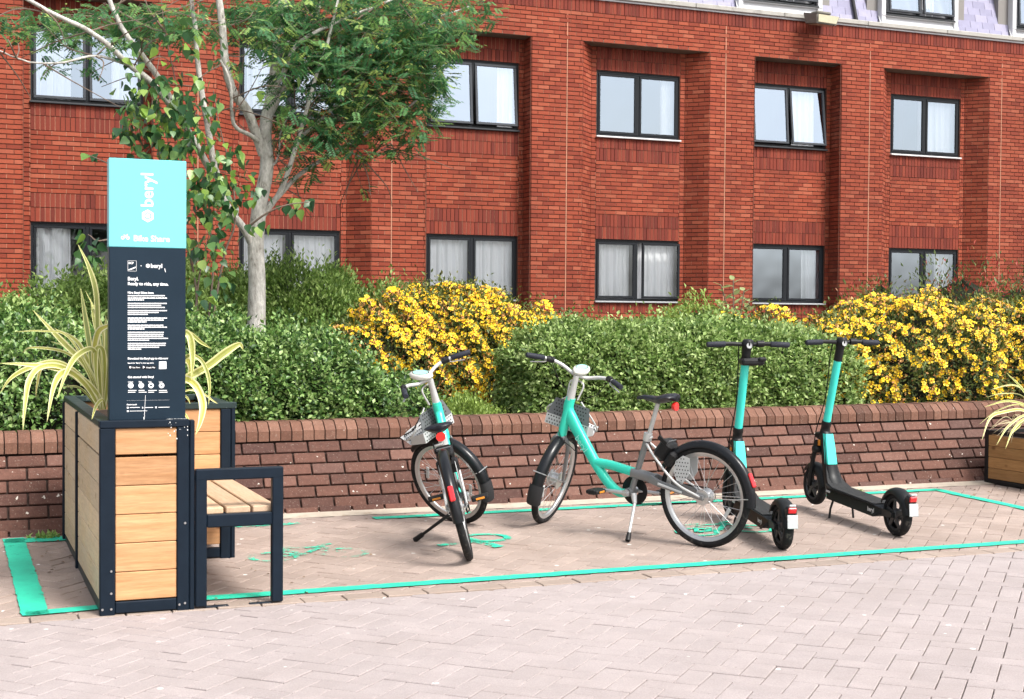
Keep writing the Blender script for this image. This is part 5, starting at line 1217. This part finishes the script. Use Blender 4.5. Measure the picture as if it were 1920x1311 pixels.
flower_bush('large bush of bigger yellow flowers above the right end of the wall', [(8.25, 10.55, .78, 1.12, .80, .70), (9.45, 10.55, .78, 1.0, .8, .69), (7.40, 10.5, .68, .64, .62, .56), (7.00, 11.1, .78, .50, .50, .56)], 5000, 3300, .0262, 'yellow flowering bushes')
shrub('red tipped shrub at the right edge behind the yellow bush', 'shrub', [(10.1, 12.0, 1.05, .62, .5, .82), (10.9, 12.0, 1.05, .6, .5, .72), (9.2, 12.2, 1.1, .35, .4, .68)], 1500, 7, .05, .35, M_photi, .07, 2., .25, up=.9)
shrub('low yellowish shrub just behind the hedge under the fourth window', 'shrub', [(6.65, 11.7, .95, .55, .4, .50)], 900, 7, .045, .45, M_lime, .05, 2., .15, up=.7)
# young broad-leaved shrub
bs = thing('sapling', 'young shrub with large pale green leaves standing above the hedge', 'shrub', tuple(at(1375, 640, 11.6)))
bo = at(1375, 640, 11.6); tips = []
for base, tip in (((1390, 640), (1352, 535)), ((1385, 640), (1375, 525)), ((1388, 640), (1395, 545)), ((1375, 645), (1322, 582)), ((1380, 640), (1352, 570)), ((1390, 640), (1405, 565))):
    a, b_ = at(*base, 11.6)-bo, at(*tip, 11.6+rng.uniform(-.15, .15))-bo; P = np.stack([a, a*.5+b_*.5+rng.normal(0, .02, 3), b_]); MB().tube(spline(P, 4), .006, 6).build('stem', M_twig, bs); tips.append((a, b_))
lm = None
def broad_leaf(name, ln, wd, mat, heart=False):
    pts = [(0, 0), (.10, .30), (.30, .5), (.55, .44), (.80, .22), (1, 0)] if not heart else [(0, 0), (.02, .28), (.18, .5), (.42, .46), (.72, .22), (1, 0)]
    V, F = [], []
    for x, y in pts: V += [(x*ln, -y*wd, -.10*ln*x*x+.16*y*wd), (x*ln, 0, -.10*ln*x*x), (x*ln, y*wd, -.10*ln*x*x+.16*y*wd)]
    for i in range(len(pts)-1): F += [(3*i, 3*i+1, 3*i+4, 3*i+3), (3*i+1, 3*i+2, 3*i+5, 3*i+4)]
    return MB().add(V, F).mesh(name, mat, 60)
bl = broad_leaf('leaf', .105, .055, M_pale)
for a, b_ in tips:
    for k in range(7):
        u = .62+.4*k/6; p = a*(1-u)+b_*u if u < 1 else b_; an = k*2.4+rng.uniform(-.4, .4); d = unit(np.array([math.cos(an), math.sin(an), rng.uniform(.2, .9)])); q = Vector(d).to_track_quat('X', 'Z')
        o = link('leaf', bl, bs); o.matrix_local = Matrix.Translation(p) @ q.to_matrix().to_4x4() @ Matrix.Rotation(rng.uniform(-.5, .5), 4, 'X') @ Matrix.Scale(rng.uniform(.7, 1.2), 4)

# ------------------------------------------------------------------ tree with feathery leaves
TB = at(480, 640, 12.); tree = thing('tree', 'pale barked tree with fine feathery leaves in front of the brick building', 'tree', tuple(TB))
limbs = []
def limb(name, pts, r0_, r1_, n=10):
    P = np.array([at(px, py, Y) for px, py, Y in pts])-TB; S = spline(P, 5); S = S+np.cumsum(rng.normal(0, .004, S.shape), 0)*np.linspace(0, 1, len(S))[:, None]; limbs.append((S, r0_, r1_)); MB().tube(S, np.linspace(r0_, r1_, len(S)), n).build(name, M_bark, tree, 80)
limb('trunk', [(480, 680, 12.), (481, 600, 12.), (482, 520, 12.), (480, 455, 12.), (486, 395, 12.), (499, 317, 12.), (498, 244, 12.), (509, 171, 12.05), (515, 100, 12.1), (524, 0, 12.2), (530, -90, 12.3)], .084, .036, 16)
limb('limb', [(478, 470, 12.), (458, 430, 11.95), (424, 385, 11.9), (398, 305, 11.85), (386, 232, 11.8), (373, 159, 11.8), (363, 73, 11.75), (351, 10, 11.7), (340, -60, 11.7)], .036, .015)
limb('limb', [(494, 290, 12.), (478, 244, 11.95), (462, 205, 11.9), (436, 171, 11.85), (421, 110, 11.8), (414, 61, 11.8), (404, 0, 11.8), (395, -80, 11.8)], .046, .026)
limb('limb', [(400, 330, 11.85), (345, 235, 11.6), (285, 158, 11.5), (241, 122, 11.4), (212, 98, 11.3), (165, 62, 11.2), (100, 28, 11.1), (20, -15, 11.)], .030, .014)
limb('limb', [(345, 235, 11.6), (300, 150, 11.6), (265, 103, 11.6), (229, 54, 11.6), (203, -2, 11.6), (190, -60, 11.6)], .028, .016)
limb('limb', [(497, 275, 12.), (470, 255, 11.9), (436, 234, 11.8), (428, 160, 11.7), (410, 120, 11.7)], .022, .010)
limb('limb', [(487, 400, 12.), (520, 370, 12.1), (565, 325, 12.2), (640, 278, 12.3), (720, 225, 12.4), (770, 190, 12.5), (830, 120, 12.6)], .026, .008)
limb('limb', [(490, 410, 12.), (530, 350, 11.9), (560, 260, 11.8), (590, 160, 11.7), (625, 60, 11.7), (650, -20, 11.7)], .026, .010)
limb('limb', [(505, 215, 12.), (540, 150, 12.1), (575, 90, 12.2), (600, 20, 12.2), (610, -40, 12.2)], .034, .015)
limb('limb', [(508, 180, 12.), (535, 130, 11.9), (560, 80, 11.8), (640, 40, 11.8), (740, 0, 11.8)], .026, .010)
limb('limb', [(515, 120, 12.1), (545, 60, 12.1), (535, 10, 12.1), (545, -50, 12.1)], .030, .02)
limb('limb', [(560, 260, 11.9), (640, 190, 12.), (720, 110, 12.1), (790, 50, 12.2), (880, 20, 12.2)], .018, .007)
limb('limb', [(640, 278, 12.3), (670, 290, 12.3), (690, 296, 12.3), (740, 270, 12.3)], .009, .004)
limb('limb', [(241, 122, 11.4), (180, 105, 11.3), (120, 118, 11.2), (60, 118, 11.2), (0, 95, 11.1)], .012, .005)
limb('limb', [(497, 320, 12.), (520, 300, 12.), (528, 240, 12.), (560, 200, 12.)], .012, .005)
tw = MB()
for S, a, b_ in limbs[2:]:
    for k in range(9):
        i = rng.integers(len(S)//4, len(S)); d = unit(S[min(i+1, len(S)-1)]-S[i-1]+rng.normal(0, .9, 3)*np.array([1, .7, .7])+np.array([0, 0, .1])); ln = rng.uniform(.25, .7)
        P = np.stack([S[i], S[i]+d*ln*.5+rng.normal(0, .03, 3), S[i]+d*ln+rng.normal(0, .05, 3)+np.array([0, 0, -.04])]); tw.tube(spline(P, 4), np.linspace(.007, .0025, 9), 5)
stuff(tw.build('twigs', M_twig, tree))
RE = [(655, 55, 190, 85, .95), (720, 130, 125, 95, .75), (600, 185, 105, 95, .60), (700, 235, 110, 55, .42), (575, 275, 60, 60, .30), (810, 55, 85, 55, .45), (790, 180, 55, 60, .25), (880, 20, 60, 30, .30), (455, 30, 80, 45, .30), (535, 70, 55, 70, .35), (235, 45, 150, 42, .55), (60, 40, 75, 35, .30), (120, 110, 60, 30, .16), (345, 25, 70, 38, .25), (660, 350, 50, 14, .06), (780, 255, 40, 14, .10), (440, 85, 40, 40, .12)]
rP, rD, rN, rL, rW, rT, rach = [], [], [], [], [], [], MB()
tot = sum(a*b_*c for _, _, a, b_, c in RE)
for cx, cy, rx, ry, dn in RE:
    for _ in range(int(4200*rx*ry*dn/tot)):
        a = rng.uniform(0, 6.283); r_ = math.sqrt(rng.random()); Y = 12.1+rng.normal(0, .45); p = at(cx+rx*r_*math.cos(a), cy+ry*r_*math.sin(a), Y)-TB
        az = rng.uniform(0, 6.283); d = unit(np.array([math.cos(az), math.sin(az), rng.uniform(-1.1, .30)])); side = unit(np.cross(d, [0, 0, 1.])); nn = np.cross(side, d); ln = rng.uniform(.11, .19); t0 = np.clip(rng.normal(.48 if cx < 780 and cy > 45 else .66, .24), 0, .95)
        rach.tube([p, p+d*ln-np.array([0, 0, .02])], [.0016, .0008], 3, False)
        for k in range(6):
            u = .18+.80*k/6; q = p+d*ln*u-np.array([0, 0, .02*u*u])
            for s in (-1, 1): rP.append(q); rD.append(unit(d*.55+side*s*.85+np.array([0, 0, -.12]))); rN.append(nn+rng.normal(0, .15, 3)); rL.append(rng.uniform(.040, .056)*(1-.25*abs(u-.5))); rT.append(t0+rng.normal(0, .05))
        rP.append(p+d*ln); rD.append(d); rN.append(nn); rL.append(.042); rT.append(t0)
rL = np.array(rL); V, F = leaf_geo(np.array(rP), np.array(rD), np.array(rN), rL, rL*.42, .1, .1)
cr = link('crown', tri_mesh('crown', V, F, np.repeat(np.clip(rT, 0, .999), 2), M_rowan), tree); stuff(cr)
stuff(rach.build('leaf_stalks', M_twig, tree))
M_berry = pm('orange_berries', (.50, .16, .03), .5, var=.3)
be_ = MB()
for px, py in ((712, 8), (508, 62), (700, 150), (610, 212), (520, 70), (660, 120)):
    c = at(px, py, 11.75)-TB
    for _ in range(26): q = c+rng.normal(0, .022, 3)*np.array([1, 1, .7]); be_.lathe([(0, -.006), (.006, 0), (0, .006)], tuple(q), 'z', 6)
stuff(be_.build('berries', M_berry, tree))

# ------------------------------------------------------------------ small tree with large heart leaves
HB = at(385, 640, 11.4); ht = thing('sapling', 'slender tree with large drooping heart shaped leaves behind the sign', 'tree', tuple(HB))
stems = []
for pts in ([(385, 640), (395, 560), (400, 470), (385, 400), (360, 300), (335, 180), (310, 60), (300, -20)], [(370, 640), (365, 520), (330, 400), (300, 300), (285, 200), (300, 100)], [(395, 620), (420, 480), (440, 420), (435, 330), (415, 250), (400, 170)], [(365, 600), (375, 510), (395, 430)], [(460, 430), (500, 400), (540, 384), (588, 378)], [(300, 310), (240, 330), (205, 308), (165, 290)], [(310, 60), (280, 20), (270, -10)], [(330, 400), (200, 450), (165, 440)]):
    P = np.array([at(px, py, 11.4+.15*math.sin(px*.02)) for px, py in pts])-HB; S = spline(P, 5); MB().tube(S, np.linspace(.011, .003, len(S)), 6).build('stem', M_twig, ht, 80); stems.append(S)
HE = [(295, 235, 78, 90, 230), (300, 340, 70, 50, 40), (345, 215, 72, 85, 165), (385, 400, 50, 90, 190), (430, 330, 52, 62, 75), (280, 100, 68, 58, 34), (345, 45, 60, 45, 22), (370, 90, 50, 40, 16), (555, 382, 36, 13, 20), (165, 462, 26, 36, 22), (395, 510, 42, 65, 34), (245, 190, 38, 52, 26), (500, 150, 90, 60, 8), (172, 291, 12, 6, 3), (465, 395, 60, 50, 18), (360, 590, 30, 40, 14)]
hl_ = [broad_leaf('leaf', .088*s, .066*s, M_heart, True) for s in (.75, .95, 1.15)]
hang = []
for cx, cy, rx, ry, nL in HE:
    for _ in range(nL):
        a = rng.uniform(0, 6.283); r_ = math.sqrt(rng.random()); p = at(cx+rx*r_*math.cos(a), cy+ry*r_*math.sin(a), 11.35+rng.normal(0, .16))-HB
        d = unit(np.array([rng.normal(0, .5), rng.normal(-.35, .4), -rng.uniform(.35, 1.2)])); q = Vector(d).to_track_quat('X', 'Z')
        hang.append((p[1]+rng.normal(0, .1), Matrix.Translation(p) @ q.to_matrix().to_4x4() @ Matrix.Rotation(rng.normal(0, .75), 4, 'X'), int(rng.integers(3))))
hang.sort(key=lambda h: h[0])
for _, M_, k in hang[:298]: link('leaf', hl_[k], ht).matrix_local = M_
rest = MB()
for _, M_, k in hang[298:]:
    me = hl_[k]; V = np.array([tuple(M_ @ v.co) for v in me.vertices]); rest.add(V, [tuple(f.vertices) for f in me.polygons], random.random())
stuff(rest.build('leaves', M_heart, ht, 60))

# ------------------------------------------------------------------ variegated strap-leaved plants
def blade_mat():
    m, t, b = nodes('variegated_blade'); a = N(t, 'ShaderNodeAttribute', attribute_name='tone'); oi = N(t, 'ShaderNodeObjectInfo')
    cream = mixc(t, oi.outputs['Random'], (.72, .70, .26), (.82, .79, .50)); mid = mixc(t, oi.outputs['Random'], (.20, .25, .06), (.52, .50, .10)); c = mixc(t, a.outputs['Fac'], cream, mid); c = mulcol(t, c, noise(t, coords(t, 'World'), 14.), .85, 1.15)
    L(t, c, b.inputs['Base Color']); b.inputs['Roughness'].default_value = .42
    tr = N(t, 'ShaderNodeBsdfTranslucent'); L(t, c, tr.inputs['Color']); mx = N(t, 'ShaderNodeMixShader'); mx.inputs[0].default_value = .22; L(t, b.outputs[0], mx.inputs[1]); L(t, tr.outputs[0], mx.inputs[2]); L(t, mx.outputs[0], t.nodes['Material Output'].inputs[0]); return m
M_blade = blade_mat(); M_dryblade = pm('dry_blade', (.55, .46, .30), .7, var=.25)
def blade(root, org, pts, Y, w_, dy=0., mat=None):
    n = len(pts); P = np.array([at(px, py, Y+dy*(i/(n-1))**1.5) for i, (px, py) in enumerate(pts)])-org; S = spline(P, 6); m = len(S); u = np.linspace(0, 1, m); wd = .86*w_*np.minimum(1, .55+u*1.6)*np.clip((1-u)*3.2, 0, 1)**.8+.0006
    T = unit(np.gradient(S, axis=0)); fwd = np.array([0, -1., .25]); Sd = unit(np.cross(T, fwd)+np.array([0, .12, 0])); Nn = np.cross(Sd, T); V = []
    for i in range(m):
        for s, h in ((-.5, .16), (-.30, .07), (0, 0), (.30, .07), (.5, .16)): V.append(S[i]+Sd[i]*s*wd[i]+Nn[i]*h*wd[i])
    mb = MB()
    for i in range(m-1):
        for k in range(4): mb.add([V[i*5+k], V[i*5+k+1], V[(i+1)*5+k+1], V[(i+1)*5+k]], [(0, 1, 2, 3)], 1. if k in (1, 2) else 0.)
    return mb.build('blade', mat or M_blade, root)
o1 = at(190, 768, 6.78); fx = thing('variegated_plant', 'yellow and green striped strap-leaved plant in the planter left of the sign', 'plant', tuple(o1))
for pts, w_, dy in (([(190, 768), (183, 740), (150, 708), (100, 690), (50, 684), (0, 681)], .030, -.1), ([(190, 768), (183, 735), (160, 685), (128, 652), (98, 621), (61, 581)], .034, .2), ([(192, 768), (189, 725), (183, 633), (180, 551), (166, 500), (146, 458)], .030, .15),
                    ([(188, 768), (177, 725), (170, 664), (159, 591), (151, 539)], .030, .2), ([(190, 768), (186, 700), (178, 662), (165, 655), (140, 672), (122, 705), (107, 748)], .030, -.25), ([(188, 768), (165, 725), (120, 690), (78, 688), (55, 713), (47, 760), (43, 807)], .030, -.2),
                    ([(188, 768), (165, 728), (135, 700), (116, 700), (100, 728), (88, 792)], .034, -.3), ([(188, 768), (160, 715), (110, 680), (60, 688), (22, 708), (0, 737)], .026, 0.), ([(190, 768), (180, 720), (148, 645), (101, 615)], .024, .25), ([(190, 768), (175, 712), (128, 632), (79, 621), (27, 622)], .012, .2),
                    ([(198, 768), (192, 750), (180, 762), (172, 787)], .018, -.3), ([(194, 768), (192, 700), (186, 640), (176, 600), (170, 560)], .022, .3), ([(196, 768), (199, 700), (200, 640), (198, 590)], .030, .1), ([(192, 768), (185, 712), (176, 670), (183, 625), (200, 612), (214, 608)], .034, -.1),
                    ([(190, 768), (178, 720), (160, 690), (120, 660), (60, 652), (42, 662)], .016, .3), ([(190, 768), (170, 700), (130, 655), (95, 640)], .016, .35), ([(194, 768), (196, 690), (190, 610), (160, 545)], .014, .3), ([(192, 768), (176, 740), (120, 695), (80, 690), (70, 720), (67, 745)], .016, .1), ([(195, 768), (197, 720), (194, 660), (181, 655), (180, 700), (184, 730)], .026, -.1), ([(186, 768), (150, 728), (112, 726)], .012, .2),
                    ([(197, 768), (202, 690), (204, 620), (202, 575)], .016, .2), ([(192, 768), (190, 730), (182, 690), (170, 640)], .020, .1), ([(196, 768), (200, 730), (203, 690), (203, 650)], .022, -.05), ([(190, 768), (175, 735), (150, 715), (128, 690)], .02, .1)):
    blade(fx, o1, pts, 6.78, w_, dy)
o2 = at(318, 775, 7.15); fx2 = thing('variegated_plant', 'striped strap-leaved plant drooping over the planter right of the sign', 'plant', tuple(o2))
for pts, w_, dy in (([(300, 775), (320, 735), (345, 712), (387, 688), (421, 662), (448, 646), (456, 656)], .046, .0), ([(310, 775), (325, 722), (348, 711), (368, 725), (380, 757), (376, 790), (367, 815)], .044, -.25), ([(310, 775), (320, 680), (340, 628), (356, 632), (361, 672), (359, 713)], .040, -.1), ([(310, 775), (322, 660), (349, 624), (378, 643), (397, 654)], .022, .1),
                    ([(318, 775), (330, 700), (352, 668), (375, 674), (389, 700), (393, 730), (391, 760)], .022, -.1), ([(325, 775), (345, 735), (375, 735), (400, 752), (408, 757)], .010, 0.), ([(318, 775), (335, 740), (350, 745), (357, 758)], .012, -.1), ([(312, 775), (325, 690), (348, 675), (358, 690), (350, 720)], .040, .05), ([(322, 775), (340, 770), (352, 785), (356, 800)], .012, -.2), ([(310, 775), (300, 700), (280, 640)], .03, .3)):
    blade(fx2, o2, pts, 7.15, w_, dy)
o3 = at(1948, 800, 8.35); fx3 = thing('variegated_plant', 'straggly pale strap-leaved plant in the low planter at the right edge', 'plant', tuple(o3))
for pts, w_, dy in (([(1948, 800), (1935, 760), (1915, 728), (1886, 698)], .030, 0.), ([(1948, 800), (1930, 745), (1900, 722), (1856, 731)], .014, .1), ([(1948, 800), (1930, 765), (1890, 752), (1846, 763)], .020, -.1), ([(1948, 800), (1920, 770), (1881, 773), (1856, 784), (1841, 825)], .026, -.2), ([(1948, 800), (1925, 778), (1890, 800), (1868, 835)], .018, -.2), ([(1948, 800), (1925, 785), (1900, 805), (1885, 842)], .02, -.25), ([(1948, 800), (1920, 790), (1910, 800), (1895, 815)], .018, -.1), ([(1948, 800), (1940, 740), (1925, 700)], .02, .1), ([(1948, 800), (1915, 760), (1870, 770), (1836, 796)], .009, 0.), ([(1948, 800), (1920, 745), (1880, 738), (1850, 745)], .008, .1)):
    blade(fx3, o3, pts, 8.35, w_, dy)
for _ in range(14):
    x0_ = rng.uniform(1900, 1945); blade(fx3, o3, [(x0_, 800), (x0_-rng.uniform(5, 25), 785+rng.uniform(-8, 8)), (x0_-rng.uniform(30, 60), 800+rng.uniform(-20, 30))], 8.4, .006, rng.uniform(-.2, .2), M_dryblade)
# weeds and litter at the foot of the wall
def tuft(px, py, Y, n, s, mat, label, name='weed'):
    c = at(px, py, Y); c[2] = gz(Y)+.004; t_ = thing(name, label, 'weed', tuple(c)); P = rng.normal(0, s*.6, (n, 3))*np.array([1.6, .5, 0]); D = unit(rng.normal(0, .7, (n, 3))+np.array([0, 0, .8])); ln = rng.uniform(.5, 1.2, n)*s; V, F = leaf_geo(P, D, unit(rng.normal(size=(n, 3))+np.array([0, -.5, .6])), ln, ln*.35); stuff(link('leaves', tri_mesh('leaves', V, F, np.repeat(rng.random(n), 2), mat), t_))
tuft(88, 1006, 8.46, 90, .045, M_feather, 'small green weed growing at the wall foot left of the planter')
tuft(1612, 910, 8.70, 60, .022, M_pale, 'dry pale weed at the wall foot behind the right scooter')

# dead leaves and grit on the paving
M_deb = pm('dead_leaf', (.16, .10, .05), .8, var=.5, scale=2., space='World'); M_grit = pm('pale_grit', (.62, .58, .52), .8, var=.3, scale=3., space='World')
for nm, mat_, n_, regs, sz in (('fallen_leaves', M_deb, 70, ((6.9, 7.8, 7.7, 8.7), (.45, .65, 6.6, 8.4), (1.1, 2.2, 6.5, 7.5), (2.0, 7.0, 8.45, 8.72)), (.010, .028)), ('grit', M_grit, 260, ((.2, 7., 6.5, 8.7), (.3, 5.5, 4.6, 6.4), (1.05, 1.5, 6.4, 6.6)), (.003, .010))):
    P, D, Nn, ln = [], [], [], []
    for i in range(n_):
        x0_, x1_, y0_, y1_ = regs[i % len(regs)]; x, y = rng.uniform(x0_, x1_), rng.uniform(y0_, y1_); P.append((x, y, gz(y)+.008)); a = rng.uniform(0, 6.28); D.append((math.cos(a), math.sin(a), rng.uniform(-.05, .2))); Nn.append((rng.normal(0, .25), rng.normal(0, .25), 1)); ln.append(rng.uniform(*sz))
    V, F = leaf_geo(np.array(P), unit(np.array(D)), unit(np.array(Nn)), np.array(ln), np.array(ln)*.6); o = link(nm, tri_mesh(nm, V, F, np.repeat(rng.random(n_), 2), mat_)); tag(o, {'fallen_leaves': 'scattered small dead leaves on the paving by the wall and planters', 'grit': 'scattered pale grit and crumbs on the paving'}[nm], 'debris', None, 'stuff')
